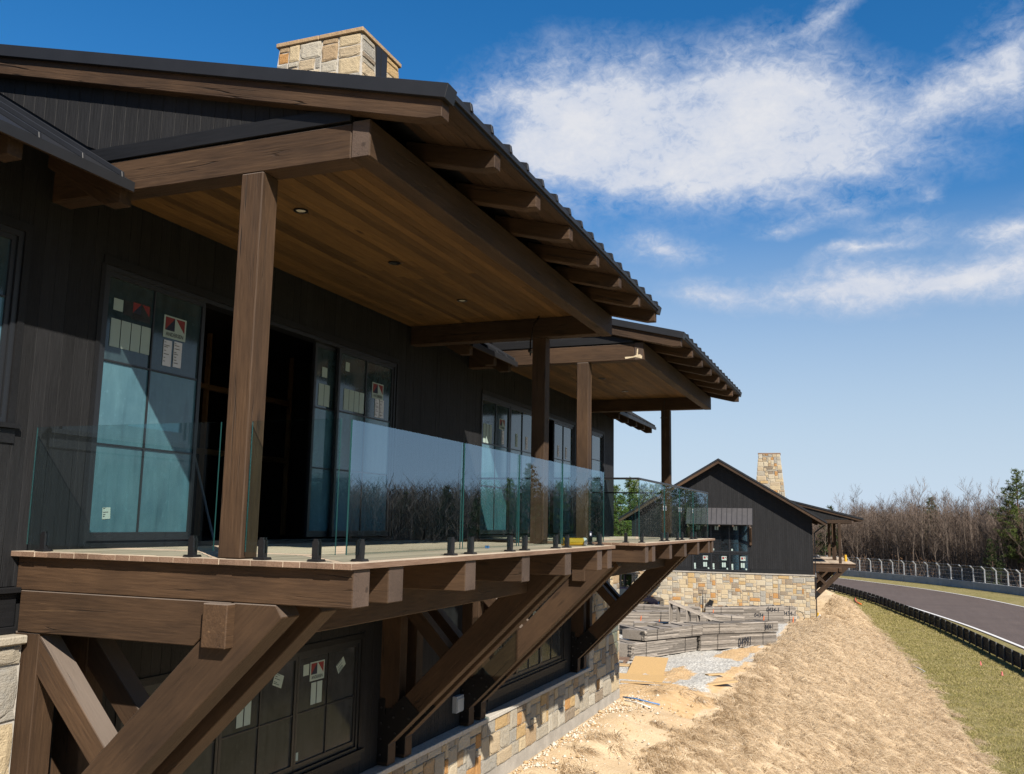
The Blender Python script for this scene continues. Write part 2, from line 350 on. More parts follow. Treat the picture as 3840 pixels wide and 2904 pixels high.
# ------------------------------------------------------------------ terrain
def lerp(y, ys, vs): return np.interp(y, ys, vs)
def ground_z(x, y):
    b = lerp(y, [-30,19,65,85,160], [-4.45,-4.45,-6.3,-6.5,-7.0])
    xc = lerp(y, [-30,19,30,38,65,85,98,140], [-2.4,-2.4,-1.4,-.3,.6,.6,-1,-9])
    xt = lerp(y, [-30,28.8,52,98,140,200], [8.2,6.94,5.5,1.4,-5,-14])
    t = np.clip((x-xc)/(xt-xc), 0, 1); s = t*t*(3-2*t)*.45+t*.55
    return b+(-7.5-b)*s
def inside(px, py, poly):
    r = np.zeros(np.shape(px), bool); n = len(poly)
    for i in range(n):
        x1, y1 = poly[i]; x2, y2 = poly[(i+1) % n]
        c = ((y1 > py) != (y2 > py)) & (px < (x2-x1)*(py-y1)/(y2-y1+1e-12)+x1); r ^= c
    return r
GRAVEL = [(-40,19.8),(-3.2,20.3),(-2.6,21.8),(-1.9,22.6),(-1.3,23.6),(-1.2,27.9),(-1.15,31.5),(-1.3,37),(-1.1,43),(-1.5,50),(-1.7,58),(-1.9,64),(-16,62),(-40,62)]
CLAY = [[(-4.4,19.6),(-1.2,19.2),(-.9,22.5),(-2.0,23.4),(-3.4,23.2),(-4.9,22)], [(-2.6,33.2),(-1.6,32.6),(-1.25,38),(-1.6,39.6),(-2.7,36.2)], [(-1.5,24),(-1.15,23.5),(-.95,31),(-1.35,33)], [(-3.6,25.6),(-2.6,24.2),(-2.2,26.5),(-3.1,28.6)]]
STRAW_E = lambda y: lerp(y, [-30,28.8,52,74,98,140], [8.2,6.94,5.5,3.4,1.4,-5])
def build_ground():
    xs = np.unique(np.concatenate([[-3000,-1200,-500,-220,-120,-80], np.arange(-60,-16,4), np.arange(-16,-6,.5), np.arange(-6,8,.2), np.arange(8,26,1.), np.arange(26,90,8), [120,200,450,1200,3000]]))
    ys = np.unique(np.concatenate([[-2000,-500,-120,-50], np.arange(-25,8,3), np.arange(8,50,.25), np.arange(50,110,.6), np.arange(110,180,5), [200,260,400,800,1600,3500]]))
    X, Y = np.meshgrid(xs, ys); Z = ground_z(X, Y)
    bank = (X > -3) & (X < STRAW_E(Y)+.1) & (Y < 110)
    def fb(x, y, s, o): return np.sin(x*s+o+1.7*np.sin(y*s*.7+o*2))*np.sin(y*s*.9+o*3+1.3*np.sin(x*s*.6))
    Z = Z+bank*(.05*fb(X,Y,2.1,.3)+.03*fb(X,Y,4.7,1.1))+((X < -2.3) & (Y > 8) & (Y < 64))*(.025*fb(X,Y,2.6,2.)+.012*fb(X,Y,7.,.7))
    Z = np.where((X < -2.9) & (Y < 19.9), -4.46, Z)
    Z = Z+np.where(Y > 240, (Y-240)*.006, 0)
    nx, ny = len(xs), len(ys); co = np.stack([X, Y, Z], -1).reshape(-1, 3)
    idx = np.arange(nx*ny).reshape(ny, nx)
    f = np.stack([idx[:-1,:-1], idx[:-1,1:], idx[1:,1:], idx[1:,:-1]], -1).reshape(-1, 4)
    m = bpy.data.meshes.new('ground'); m.from_pydata(co.tolist(), [], f.tolist())
    x, y = co[:,0], co[:,1]; col = np.zeros((len(co), 4), np.float32); col[:,3] = 1
    g = inside(x, y, GRAVEL) & (x > -42); col[:,0] = g
    for p in CLAY: col[:,1] = np.maximum(col[:,1], inside(x, y, p))
    col[:,2] = (x > STRAW_E(y))
    a = m.color_attributes.new('mask', 'FLOAT_COLOR', 'POINT'); a.data.foreach_set('color', col.ravel())
    m.polygons.foreach_set('use_smooth', [True]*len(f))
    n = NT('ground_soil'); at = n.N('ShaderNodeAttribute'); at.attribute_name = 'mask'
    sp = n.N('ShaderNodeSeparateColor'); n.L(at.outputs['Color'], sp.inputs[0])
    v = n.coord('Object'); n1 = n.noise(v, .8, 6, .6, .3); n2 = n.noise(v, 5, 6, .65); n3 = n.noise(v, 28, 4, .6)
    brk = n.math('MULTIPLY', n.math('SUBTRACT', n.math('ADD', n.math('MULTIPLY', n2, .6), n.math('MULTIPLY', n1, .4)), .5), 1.5)
    def mask(o): return n.range(n.math('ADD', o, n.math('MULTIPLY', brk, 1.7)), .3, .75)
    soil = n.mix(n.range(n1, .3, .7), (.56, .40, .235), (.74, .58, .385))
    soil = n.mix(n.range(n3, .5, .75, 0, .5), soil, (.84, .71, .53))
    grav = n.N('ShaderNodeTexVoronoi'); n.L(v, grav.inputs['Vector']); grav.inputs['Scale'].default_value = 14
    gc = n.ramp(grav.outputs['Color'], [(.0, (.36,.34,.30)), (.5, (.58,.555,.50)), (1, (.76,.735,.67))])
    clay = n.mix(n.range(n2, .3, .7), (.58, .37, .18), (.72, .52, .30))
    turf = n.ramp(n.math('ADD', n.math('MULTIPLY', n1, .5), n.math('MULTIPLY', n.noise(v, .16, 4, .6), .5)), [(.32, (.26,.225,.07)), (.5, (.38,.315,.135)), (.68, (.50,.395,.215))])
    tf = n.noise(n.coord('Object', (1, .35, 1)), 16, 5, .75); tm = n.noise(n.coord('Object', (1, .6, 1)), 2.2, 8, .78)
    turf = n.mix(n.range(tm, .36, .64), n.mix(.5, turf, (.10, .105, .028)), n.mix(.5, turf, (.40, .33, .17)))
    turf = n.mix(n.range(tf, .3, .7), n.mix(.45, turf, (.06, .07, .018)), turf)
    c = n.mix(mask(sp.outputs[0]), soil, gc); c = n.mix(mask(sp.outputs[1]), c, clay); c = n.mix(sp.outputs[2], c, turf)
    n.bump(n.math('ADD', n.math('ADD', n3, n2), n.math('MULTIPLY', grav.outputs['Distance'], n.math('MULTIPLY', sp.outputs[0], 1.5))), .55, .05)
    m.materials.append(n.fin(c, .95, 0, .1))
    o = link(bpy.data.objects.new('ground', m)); tag(o, 'tan soil bench, gravel yard and green turf running down to the track', 'ground', kind='structure')
build_ground()

def curve_pts(pts, n):
    p = np.array(pts, float); s = np.concatenate([[0], np.cumsum(np.hypot(*np.diff(p, axis=0).T))])
    t = np.linspace(0, s[-1], n)
    # Catmull style smoothing through dense linear interpolation + moving average
    q = np.stack([np.interp(t, s, p[:,0]), np.interp(t, s, p[:,1])], -1); k = max(3, n//len(pts))
    pad = np.concatenate([np.repeat(q[:1], k, 0), q, np.repeat(q[-1:], k, 0)]); ker = np.ones(k)/k
    sm = np.stack([np.convolve(pad[:,i], ker, 'same') for i in (0,1)], -1)[k:-k]; sm[0] = q[0]; sm[-1] = q[-1]; return sm
def resample(p, step):
    s = np.concatenate([[0], np.cumsum(np.hypot(*np.diff(p, axis=0).T))]); t = np.arange(0, s[-1], step)
    return np.stack([np.interp(t, s, p[:,0]), np.interp(t, s, p[:,1])], -1)
NEARW = curve_pts([(17.5,30),(15.2,48),(13.1,62),(11.9,70),(11,76.1),(9.8,82.3),(8.7,87.5),(7.6,92.3),(5.2,102),(2.2,112),(-2,122),(-8,133),(-20,150)], 160)
FARW = curve_pts([(33,40),(25,75),(21,92),(18,103.5),(16.3,110.3),(14,118),(10.2,127),(6.4,134),(2,141.5),(-2,148),(-10,160),(-24,178)], 160)
def strip(name, A, B, z, mat, label, kind='structure'):
    n = len(A); v = [(a[0], a[1], z) for a in A]+[(b[0], b[1], z) for b in B]
    m = MB(); m.add(v, [(i, i+1, n+i+1, n+i) for i in range(n-1)]); o = m.obj(name, mat); return tag(o, label, None, None, kind)
n = NT('track_asphalt'); v = n.coord('Object'); f = n.noise(v, .35, 5, .6); g = n.noise(v, 40, 3, .6)
ln = n.noise(n.coord('Object', (1, .06, 1)), 2.2, 4, .6)
c = n.mix(n.range(f, .3, .7), (.100, .074, .063), (.126, .094, .080)); c = n.mix(n.range(ln, .4, .7, 0, .4), c, (.078, .057, .049)); c = n.mix(n.range(g, .55, .75, 0, .4), c, (.13, .11, .10))
n.bump(g, .3, .01); MAT['asphalt'] = n.fin(c, .8, 0, .35)
strip('race_track', NEARW, FARW, -7.46, 'asphalt', 'brown grey asphalt race track curving away to the left')
def offs(p, d):
    t = np.gradient(p, axis=0); t /= np.linalg.norm(t, axis=1)[:,None]; return p+np.stack([-t[:,1], t[:,0]], -1)*d
strip('track_edge_line', offs(NEARW, -.10), offs(NEARW, -.38), -7.452, 'white', 'white painted line along the near edge of the track')
strip('track_edge_line', offs(FARW, .10), offs(FARW, .34), -7.452, 'white', 'white painted line along the far edge of the track')

# ------------------------------------------------------------------ stone work
def stone_meshes(k=10):
    out = []
    for i in range(k):
        bm = bmesh.new(); bmesh.ops.create_grid(bm, x_segments=4, y_segments=4, size=.5)
        r = random.Random(i)
        for v in bm.verts:
            e = max(abs(v.co.x), abs(v.co.y)); inner = e < .45
            v.co.z = (.85+r.uniform(-.10,.12)) if inner else .55+r.uniform(-.08,.08)
            if not inner: v.co.x += r.uniform(-.028,.012)*(1 if v.co.x > 0 else -1); v.co.y += r.uniform(-.04,.015)*(1 if v.co.y > 0 else -1)
            else: v.co.x *= 1.5; v.co.y *= 1.5
        be = [e for e in bm.edges if e.is_boundary]; ex = bmesh.ops.extrude_edge_only(bm, edges=be)
        for v in [g for g in ex['geom'] if isinstance(g, bmesh.types.BMVert)]: v.co.z = -.6
        bmesh.ops.recalc_face_normals(bm, faces=bm.faces); m = bpy.data.meshes.new('stone'); bm.to_mesh(m); bm.free(); m.materials.append(MAT['stone']); out.append(m)
    return out
STONES = stone_meshes()
def ashlar(w, h, u=.1, big=(5, 3), seed=1):
    """irregular coursed blocks filling w x h; yields x0,x1,z0,z1"""
    r = random.Random(seed); nx, nz = max(1, round(w/u)), max(1, round(h/u)); used = np.zeros((nz, nx), bool); out = []
    for j in range(nz):
        for i in range(nx):
            if used[j,i]: continue
            ww = r.choice([2,3,3,4,4,5,6][:big[0]+2]); hh = r.choice([1,2,2,2,3,3][:big[1]+3])
            while ww > 1 and (i+ww > nx or used[j, i:i+ww].any()): ww -= 1
            if nx-(i+ww) == 1: ww += 1 if not used[j, i+ww] else 0
            hh = min(hh, nz-j)
            while hh > 1 and used[j:j+hh, i:i+ww].any(): hh -= 1
            used[j:j+hh, i:i+ww] = True
            out.append((i*w/nx, (i+ww)*w/nx, j*h/nz, (j+hh)*h/nz))
    return out
def stones(parent, origin, ux, w, h, nrm, depth=.034, joint=.016, u=.1, seed=1, limit=None, key=None, taper=None):
    """place stone objects on a vertical face: origin lower-left, ux = unit vector along the face, nrm = outward normal"""
    ux = Vector(ux); nv = Vector(nrm); up = Vector((0,0,1)); B = ashlar(w, h, u, seed=seed); r = random.Random(seed*7+1)
    if key: B.sort(key=key)
    rest = []
    for i, (a, b, c, d) in enumerate(B):
        cen = Vector(origin)+ux*((a+b)/2)+up*((c+d)/2)
        if taper: cen = taper(cen, (a+b)/2, (c+d)/2)
        sx, sz = (b-a)-joint, (d-c)-joint; dp = depth*r.uniform(.75, 1.35)
        Mw = Matrix(((ux.x*sx, 0, nv.x*dp, cen.x), (ux.y*sx, 0, nv.y*dp, cen.y), (0, sz, 0, cen.z), (0,0,0,1)))
        me = STONES[r.randrange(len(STONES))]
        if limit is not None and i >= limit: rest.append((me, Mw)); continue
        link(bpy.data.objects.new('stone', me), parent, Mw)
    if rest:
        mb = MB()
        for me, Mw in rest:
            mb.add([Mw @ v.co for v in me.vertices], [tuple(p.vertices) for p in me.polygons])
        o = mb.obj('stone_courses', 'stone', parent); tag(o, kind='stuff')

# ------------------------------------------------------------------ windows and doors (facing +X, in the YZ plane)
def sash(parent, y0, y1, z0, z1, X, muls, rows, pane='pane', st=.05, th=.045, mun=.018, name='sash'):
    m = MB(); x0, x1 = X-th/2, X+th/2
    m.box(x0,x1,y0,y0+st,z0,z1); m.box(x0,x1,y1-st,y1,z0,z1); m.box(x0,x1,y0+st,y1-st,z0,z0+st*1.6); m.box(x0,x1,y0+st,y1-st,z1-st,z1)
    s = m.obj(name, 'frame', parent)
    ys = [y0+st]+list(muls)+[y1-st]; zs = [z0+st*1.6]+list(rows)+[z1-st]
    for k in range(len(ys)-1):
        for j in range(len(zs)-1):
            a, b, c, d = ys[k]+(mun/2 if k else 0), ys[k+1]-(mun/2 if k < len(ys)-2 else 0), zs[j]+(mun/2 if j else 0), zs[j+1]-(mun/2 if j < len(zs)-2 else 0)
            q = MB(); q.box(X-.012, X, a-.003, b+.003, c-.003, d+.003); q.obj('pane', 'pane_shaded' if (pane == 'pane' and j == len(zs)-2) else pane, parent)
    for yv in muls: q = MB(); q.box(x0+.004, x1-.006, yv-mun/2, yv+mun/2, z0+st*1.6, z1-st); q.obj('muntin', 'frame', parent)
    for zv in rows:
        for k in range(len(ys)-1):
            q = MB(); q.box(x0+.005, x1-.008, ys[k]+(mun/2 if k else 0), ys[k+1]-(mun/2 if k < len(ys)-2 else 0), zv-mun/2, zv+mun/2); q.obj('muntin', 'frame', parent)
    return s
def frame_part(name, parent, y0, y1, z0, z1, X, w=.05, th=.12, sill=True):
    m = MB(); x0, x1 = X-th, X+.012
    m.box(x0,x1,y0,y0+w,z0,z1); m.box(x0,x1,y1-w,y1,z0,z1); m.box(x0,x1,y0+w,y1-w,z1-w,z1); m.box(x0,x1+(.02 if sill else 0),y0+w,y1-w,z0,z0+w*.8)
    return m.obj(name, 'frame', parent)
_lt = {}
def brand_card(parent, X, yc, zc, w, txt='ANDERSEN', back='paper_green'):
    """square window-maker card: red and navy emblem above the lettering; reads left to right along +Y"""
    if 'k' not in _lt: _lt['k'] = text_mesh(txt, 1., 'ink')
    h = w*.71; m = MB(); P = lambda u, v, d: (X+d, yc+(u-.5)*w, zc+(v-.5)*h)
    m.add([P(0,0,0),P(1,0,0),P(1,1,0),P(0,1,0),P(0,0,.003),P(1,0,.003),P(1,1,.003),P(0,1,.003)], [(4,5,6,7),(0,1,5,4),(1,2,6,5),(2,3,7,6),(3,0,4,7)], 0)
    def tri(pts, mi): m.add([P(u, v, .0045) for u, v in pts], [tuple(range(len(pts)))], mi)
    a, b, c, d = .06, .48, .34, .93
    tri([(a,c),(a,d),(b,d)][::-1], 1); tri([(a,c),(b,d),(b,c)][::-1], 2); tri([(.52,d),(.93,d),(.93,c)][::-1], 1)
    o = m.obj('window_card', [back, 'red', 'navy'], parent)
    s = w*.17
    Mt = Matrix(((0,0,1,X+.005),(1,0,0,yc),(0,1,0,zc-h*.33),(0,0,0,1))) @ Matrix.Diagonal((s*.92, s, s, 1))
    link(bpy.data.objects.new('lettering', _lt['k']), parent, Mt)
def sheet(parent, X, yc, zc, w, h, mat='paper', rot=0., lines=True):
    m = MB(); ca, sa = math.cos(rot), math.sin(rot)
    P = lambda u, v, d: (X+d, yc+u*ca-v*sa, zc+u*sa+v*ca)
    m.quad(P(-w/2,-h/2,.003), P(w/2,-h/2,.003), P(w/2,h/2,.003), P(-w/2,h/2,.003), 0)
    if lines:
        r = random.Random(int(yc*100+zc*10)); v = h*.42
        while v > -h*.4:
            l = r.uniform(.2,.8)*w; m.quad(P(-w*.42,v-.004,.004), P(-w*.42+l*.9,v-.004,.004), P(-w*.42+l*.9,v+.003,.004), P(-w*.42,v+.003,.004), 1); v -= r.uniform(.012,.04)
    return m.obj('paper_sheet', [mat, 'ink'], parent)

# ------------------------------------------------------------------ porch: local frame, wall at X=0, deck top z=0, deck near edge y=0
JY = [.074, .604, 2.058, 3.545, 5.046, 6.474, 6.996]; JW = .2438; PL = 7.354; PWID = 3.34
ZT = lambda X: 3.43+.25*(3.956-X)       # underside of the porch roof deck
def porch(root, far=False):
    # deck
    deck = empty('deck', parent=root); nb = 23; bw = PWID/nb
    for i in range(nb):
        r = random.Random(i+(50 if far else 0)); x0 = i*bw+.0009; x1 = (i+1)*bw-.0009; j = r.uniform(-.004, .005)
        o = bx('deck_board', deck, x0, x1, j, PL+r.uniform(-.004,.004), -.042+r.uniform(-.0008,0), r.uniform(-.0015,.0015), ('deck','deck_edge'), 'y', .0008)
        if i == nb-1:
            me = o.data.copy(); o.data = me
            for p in me.polygons:
                if abs(p.normal.y) > .9: p.material_index = 1
    # joists, ledger, girder
    fr = empty('deck_frame', parent=root)
    for y in JY: bx('joist', fr, .03, 3.315, y, y+JW, -.323, -.046, ('timber','endgrain'), 'x', .007)
    bx('girder', fr, 2.07, 2.297, -.018, PL-.05, -.661, -.331, ('timber','timber'), 'y', .008)
    # brackets
    for bi, (ya, yb) in enumerate(((JY[0], JY[1]), (JY[5], JY[6]))):
        br = empty('bracket', parent=root)
        for y in (ya, yb):
            y1 = y+JW; e = .0
            prism('lower_beam', br, [(.09,-.327),(2.262,-.327),(1.927,-.668),(.09,-.668)], y+e, y1-e, 'timber', 0., .006)
            prism('brace', br, [(2.275,-.327),(2.66,-.327),(2.722,-.417),(.19,-2.915),(.13,-2.915),(.13,-2.515)], y+.001, y1-.001, 'timber', math.radians(45), .007)
            prism('strut', br, [(.02,-.671),(.307,-.671),(1.117,-1.505),(.977,-1.65),(.02,-.674)][:4]+[(.012,-.69)], y+.02, y1-.02, 'timber', math.radians(-45), .006)
            bx('wall_post', br, .004, .33, y+.012, y1-.012, -2.4, -.672, ('timber','endgrain'), 'z', .006)
            bx('foot_block', br, .02, .185, y+.003, y1-.003, -3.21, -2.919, ('timber','endgrain'), 'z', .005)
            pl = prism('steel_plate', br, [(.02,-3.16),(.02,-2.28),(.12,-2.28),(.12,-2.52),(.43,-2.20),(.685,-2.43),(.198,-2.905),(.198,-3.16)], y-.014, y-.002, 'steel', 0., .002)
            if not far:
                m = MB()
                for bxp, bz in [(.07,-2.4),(.07,-2.62),(.07,-2.84),(.07,-3.06),(.27,-2.52),(.42,-2.38),(.30,-2.74),(.52,-2.52),(.2,-2.66)]:
                    m.tube([(bxp, y-.028, bz), (bxp, y-.012, bz)], .016, 6)
                m.obj('bolt_heads', 'bolt', br)
    # posts and beams
    st = empty('porch_frame', parent=root)
    for y in (.07, 7.07): bx('post', st, 2.105, 2.3175, y, y+.2125, .002, 3.103, ('timber','endgrain'), 'z', .009)
    bx('header', st, .012, 3.128, .078, .29, 3.105, 3.398, ('timber','endgrain'), 'x', .01)
    bx('header', st, .012, 3.128, 7.06, 7.272, 3.105, 3.398, ('timber','endgrain'), 'x', .01)
    bx('long_beam', st, 3.131, 3.30, .074, 7.285, 3.102, 3.41, ('timber','endgrain'), 'y', .01)
    # ceiling
    ce = empty('ceiling', parent=root); nb = 30
    m = MB(); m.box(.0, 3.13, .30, 7.05, 3.424, 3.45); m.obj('ceiling_backing', 'room', ce)
    for i in range(nb):
        w = 3.11/nb; cut = [.292, 7.058]; r = random.Random(i)
        if r.random() < .6: cut = [.292, r.uniform(2, 5.5), 7.058]
        for a, b in zip(cut[:-1], cut[1:]): bx('ceiling_board', ce, .014+i*w+.0016, .014+(i+1)*w-.0016, a+.001, b-.001, 3.40+r.uniform(0,.0025), 3.421, ('soffit',), 'y', .003)
    for y in (1.70, 3.67, 5.66):
        m = MB(); n = 20
        ring = lambda rr, zz: [(1.555+rr*math.cos(2*math.pi*k/n), y+rr*math.sin(2*math.pi*k/n), zz) for k in range(n)]
        a = ring(.075,3.397); b = ring(.075,3.388); c = ring(.055,3.388); d = ring(.05,3.398)
        m.add(a+b+c+d, [(i*n+k, i*n+(k+1) % n, (i+1)*n+(k+1) % n, (i+1)*n+k) for i in range(3) for k in range(n)]); dl = m.obj('downlight', 'black', root)
        q = MB(); q.add(ring(.051,3.3965), [tuple(range(n))]); q.obj('lens', 'lens' if abs(y-3.67) > .1 else 'black', dl)
    # roof
    rf = empty('porch_roof', parent=root); ya, yb = -.03, 7.40; XE = 4.0; XI = -2.2
    prism('roof_slab', rf, [(XI,ZT(XI)+.016),(XI,ZT(XI)+.078),(XE-.012,ZT(XE)+.078),(XE-.012,ZT(XE)+.016)], ya+.06, yb-.06, 'metal', 0, 0)
    prism('drip_edge', rf, [(XE-.02,ZT(XE)+.045),(XE-.01,ZT(XE)+.090),(XE+.014,ZT(XE)+.084),(XE+.01,ZT(XE)+.042)], ya+.05, yb-.05, 'metal', 0, 0)
    for k in range(5):
        xa = 3.302+k*.136; xb = xa+.133
        timber('soffit_board', rf, (xa/2+xb/2, ya+.07, ZT((xa+xb)/2)+.007), (xa/2+xb/2, yb-.07, ZT((xa+xb)/2)+.007), .135, .014, ('timber',), .002, up=(.2425,0,.97))
    y = .386
    while y < yb-.1:
        prism('rib', rf, [(XI,ZT(XI)+.079),(XI,ZT(XI)+.145),(XE+.015,ZT(XE)+.145),(XE+.028,ZT(XE)+.07)], y-.02, y+.02, 'metal', 0, .004); y += .4255
    zb = lambda X: 3.289+.25*(3.819-X)
    for k, yt in enumerate(np.linspace(-.02, 7.245, 8)):
        end = [(3.819,3.289),(3.957,3.287),(3.957,ZT(3.957)-.003)]
        if k in (0, 7):
            prism('rake_fascia', rf, end+[(XI,ZT(XI)-.003),(XI,zb(XI))], yt, yt+.13, 'timber', math.atan(-.25), .006)
        else:
            prism('rafter_tail', rf, end+[(3.1,ZT(3.1)-.003),(3.1,zb(3.1))], yt, yt+.13, 'timber', math.atan(-.25), .006)
    for (p, q) in ((-.062, .10), (7.27, 7.432)):
        prism('rake_flashing', rf, [(XI,ZT(XI)-.010),(XI,ZT(XI)+.105),(4.026,ZT(4.026)+.108),(3.998,ZT(3.998)-.010)], p, q, 'metal', 0, .003)
    # side infill above the header, boarded
    for (yf, sg) in ((.088, -1), (7.262, 1)):
        up = lambda X: zb(X)+.05; lo = lambda X: max(3.534, 3.70+.6*(.92-X)-.44)
        wl = empty('gable_infill', parent=root)
        y0, y1 = (yf, yf+.02) if sg < 0 else (yf-.02, yf)
        prism('infill_backing', wl, [(-1.5,lo(-1.5)-.3),(.3,3.41),(3.12,3.41),(3.12,up(3.12)),(-1.5,up(-1.5))], y0+.022*(-sg), y0+.045*(-sg)+.0, 'trim', 0, 0)
        if sg < 0 and True:
            X = -1.45
            while X < 3.1:
                w = .14; a, b = X+.0015, min(X+w-.0015, 3.12)
                if up(b) > lo(b)+.01: prism('board', wl, [(a,lo(a)),(b,lo(b)),(b,up(b)),(a,up(a))][::-1], y0+random.uniform(-.001,.001), y1, 'siding', math.pi/2, .003)
                X += w
            prism('trim_band', wl, [(.02,3.402),(3.126,3.414),(3.126,3.538),(.02,3.532)], .058, .086, 'trim', 0, .003)

# ------------------------------------------------------------------ lodge (near building)
TX = Matrix.Translation((-3.34, 0, 0))
CUR[0] = TX
lodge = empty('lodge_building', (-3.34, 9, -4.45), Mw=Matrix.Translation((0, 9, -4.45)))
tag(lodge, 'large black boarded lodge with brown timber porches and stone base, filling the left side', 'building')
def main_roof(root, segs, y0, y1, XR=-6.6):
    rf = empty('main_roof', parent=root); ZM = lambda X: 3.115+.6*(.9-X)
    prism('roof_slab', rf, [(-.02,ZM(-.02)),(-.02,ZM(-.02)+.1),(XR,ZM(XR)+.1),(2*XR-.99,ZM(.99)+.1),(2*XR-.99,ZM(.99)),(XR,ZM(XR))], y0, y1, 'metal', 0, 0)
    for (a, b, tails) in segs:
        prism('eave_slab', rf, [(-.02,ZM(-.02)+.02),(-.02,ZM(-.02)+.101),(.985,ZM(.985)+.101),(.985,ZM(.985)+.02)], a, b, 'metal', 0, 0)
        prism('drip_edge', rf, [(.975,ZM(.985)+.025),(.975,ZM(.985)+.108),(1.0,ZM(1.0)+.106),(.998,ZM(1.0)+.02)], a, b, 'metal', 0, 0)
        for k in range(7):
            xa = .02+k*.135; xm = xa+.066; timber('soffit_board', rf, (xm,a+.01,ZM(xm)+.01), (xm,b-.01,ZM(xm)+.01), .155, .015, ('timber',), .002, up=(.6,0,1))
        y = b-.13
        while y > a: prism('rib', rf, [(-1.6,ZM(-1.6)+.102),(-1.6,ZM(-1.6)+.15),(.99,ZM(.99)+.15),(1.0,ZM(1.0)+.10)], y-.016, y+.016, 'metal', 0, .004); y -= .42
        for t in tails: prism('rafter_tail', rf, [(.72,2.975),(.90,2.975),(.90,ZM(.9)),(-.02,ZM(-.02)),(-.02,ZM(-.02)-.24)], t-.13, t, 'timber', math.atan(-.6), .006)
    return rf
main_roof(lodge, [(-6.,.05,[.13-1.11*k for k in range(5)]), (7.33,9.34,[7.55,8.58,9.62-.35]), (16.66,20.9,[17.0,17.95,18.9,19.83,20.77])], -6., 20.9)
# upper wall with boards
OPEN_UP = [(.757,6.641,.04,2.717), (10.045,16.13,.04,2.717), (17.45,18.62,.9,2.74), (-1.9,-.165,1.07,2.75)]
def wall_boards(root, name, y0, y1, z0, z1, opens, bw=.1405, X=0., th=.018, mat='siding', seed=3, vis=lambda y: True):
    wl = empty(name, parent=root); r = random.Random(seed)
    # backing, split round the openings
    ys = sorted({y0, y1}|{q for o in opens for q in o[:2] if y0 < q < y1}); m = MB()
    for a, b in zip(ys[:-1], ys[1:]):
        mid = (a+b)/2; cuts = [(o[2], o[3]) for o in opens if o[0] < mid < o[1]]; z = z0
        for c, d in sorted(cuts):
            if c > z: m.box(X-.2, X-.003, a, b, z, c)
            z = d
        if z < z1: m.box(X-.2, X-.003, a, b, z, z1)
    m.obj('wall_backing', 'trim', wl)
    y = y0
    while y < y1-.01:
        a, b = y+.0008, min(y+bw, y1)-.0008; mid = (a+b)/2; cuts = [(o[2], o[3]) for o in opens if o[0]-.02 < mid < o[1]+.02]; z = z0
        if vis(mid):
            for c, d in sorted(cuts)+[(z1, z1)]:
                if c-z > .03:
                    bx('board', wl, X, X+th+r.uniform(-.002,.003), a, b, z+.002, c-.002, (mat,), 'z', .0022)
                z = max(z, d)
        y += bw
    return wl
wall_boards(lodge, 'upper_wall', -2.2, 19.71, -.30, 3.70, OPEN_UP)
# door sets
def door_set(root, base, kind):
    d = frame_part('door_frame', root, base+.757, base+6.641, .012, 2.717, .0, .045, .16)
    rows = [.985, 1.797]
    if kind == 0:
        sash(d, base+.80, base+2.235, .07, 2.672, -.03, [base+1.47], rows, 'pane')
        sash(d, base+5.02, base+6.597, .07, 2.672, -.03, [base+5.786], rows, 'pane')
        sash(d, base+4.53, base+5.15, .07, 2.672, -.10, [], rows, 'pane')
        X = -.028
        brand_card(d, X, 1.795, 2.293, .335); sheet(d, X, 1.706, 2.01, .122, .275); sheet(d, X, 1.86, 2.018, .122, .275)
        for k in range(4): sheet(d, X, .98+k*.135, 2.083, .125, .28, 'paper_green', lines=False)
        sheet(d, X, .993, 2.367, .123, .12, 'paper_green', lines=False); sheet(d, X-.0004, 1.12, 2.36, .11, .15, 'pane_dark', lines=False); brand_card(d, X-.0005, 1.30, 2.36, .26, back='pane_dark')
        sheet(d, X, 1.055, .33, .10, .11, 'paper_green', .06)
        brand_card(d, X, 6.15, 2.223, .335); sheet(d, X, 6.143, 1.965, .125, .275); sheet(d, X, 6.283, 1.967, .125, .275)
        for k in range(4): sheet(d, X, 5.27+k*.14, 1.985, .13, .30, 'paper_green', lines=False)
        sheet(d, X, 5.27, 2.45, .11, .13, 'paper_green', lines=False); sheet(d, -.098, 4.8, 2.3, .13, .14, 'paper_green', lines=False)
        for k in range(2): sheet(d, -.098, 4.74+k*.14, 1.985, .13, .30, 'paper_green', lines=False)
    else:
        for (a, b) in ((.80,2.28), (2.31,3.76), (5.12,6.597)): sash(d, base+a, base+b, .07, 2.672, -.03, [base+(a+b)/2], rows, 'pane')
        sash(d, base+3.72, base+4.35, .07, 2.672, -.10, [], rows, 'pane')
        X = -.028
        brand_card(d, X, base+1.9, 2.25, .3); sheet(d, X, base+1.95, 1.99, .125, .275); sheet(d, X, base+2.72, 2.0, .125, .275, 'paper_green'); sheet(d, X, base+3.32, 1.99, .125, .275); sheet(d, X, base+5.5, 1.99, .125, .275); sheet(d, X, base+6.1, 1.99, .125, .275)
        for k in range(3): sheet(d, X, base+1.0+k*.15, 1.99, .13, .38, 'paper_green', lines=False)
    m = MB(); m.box(-.005, .035, base+.72, base+6.68, 2.720, 2.80); m.box(-.005, .028, base+.70, base+.754, .0, 2.72); m.box(-.005, .028, base+6.644, base+6.70, .0, 2.72); m.box(-.1,.05,base+.74,base+6.66,.001,.042); m.obj('casing', 'trim', d)
    return d
door_set(lodge, 0, 0); door_set(lodge, 9.288, 1)
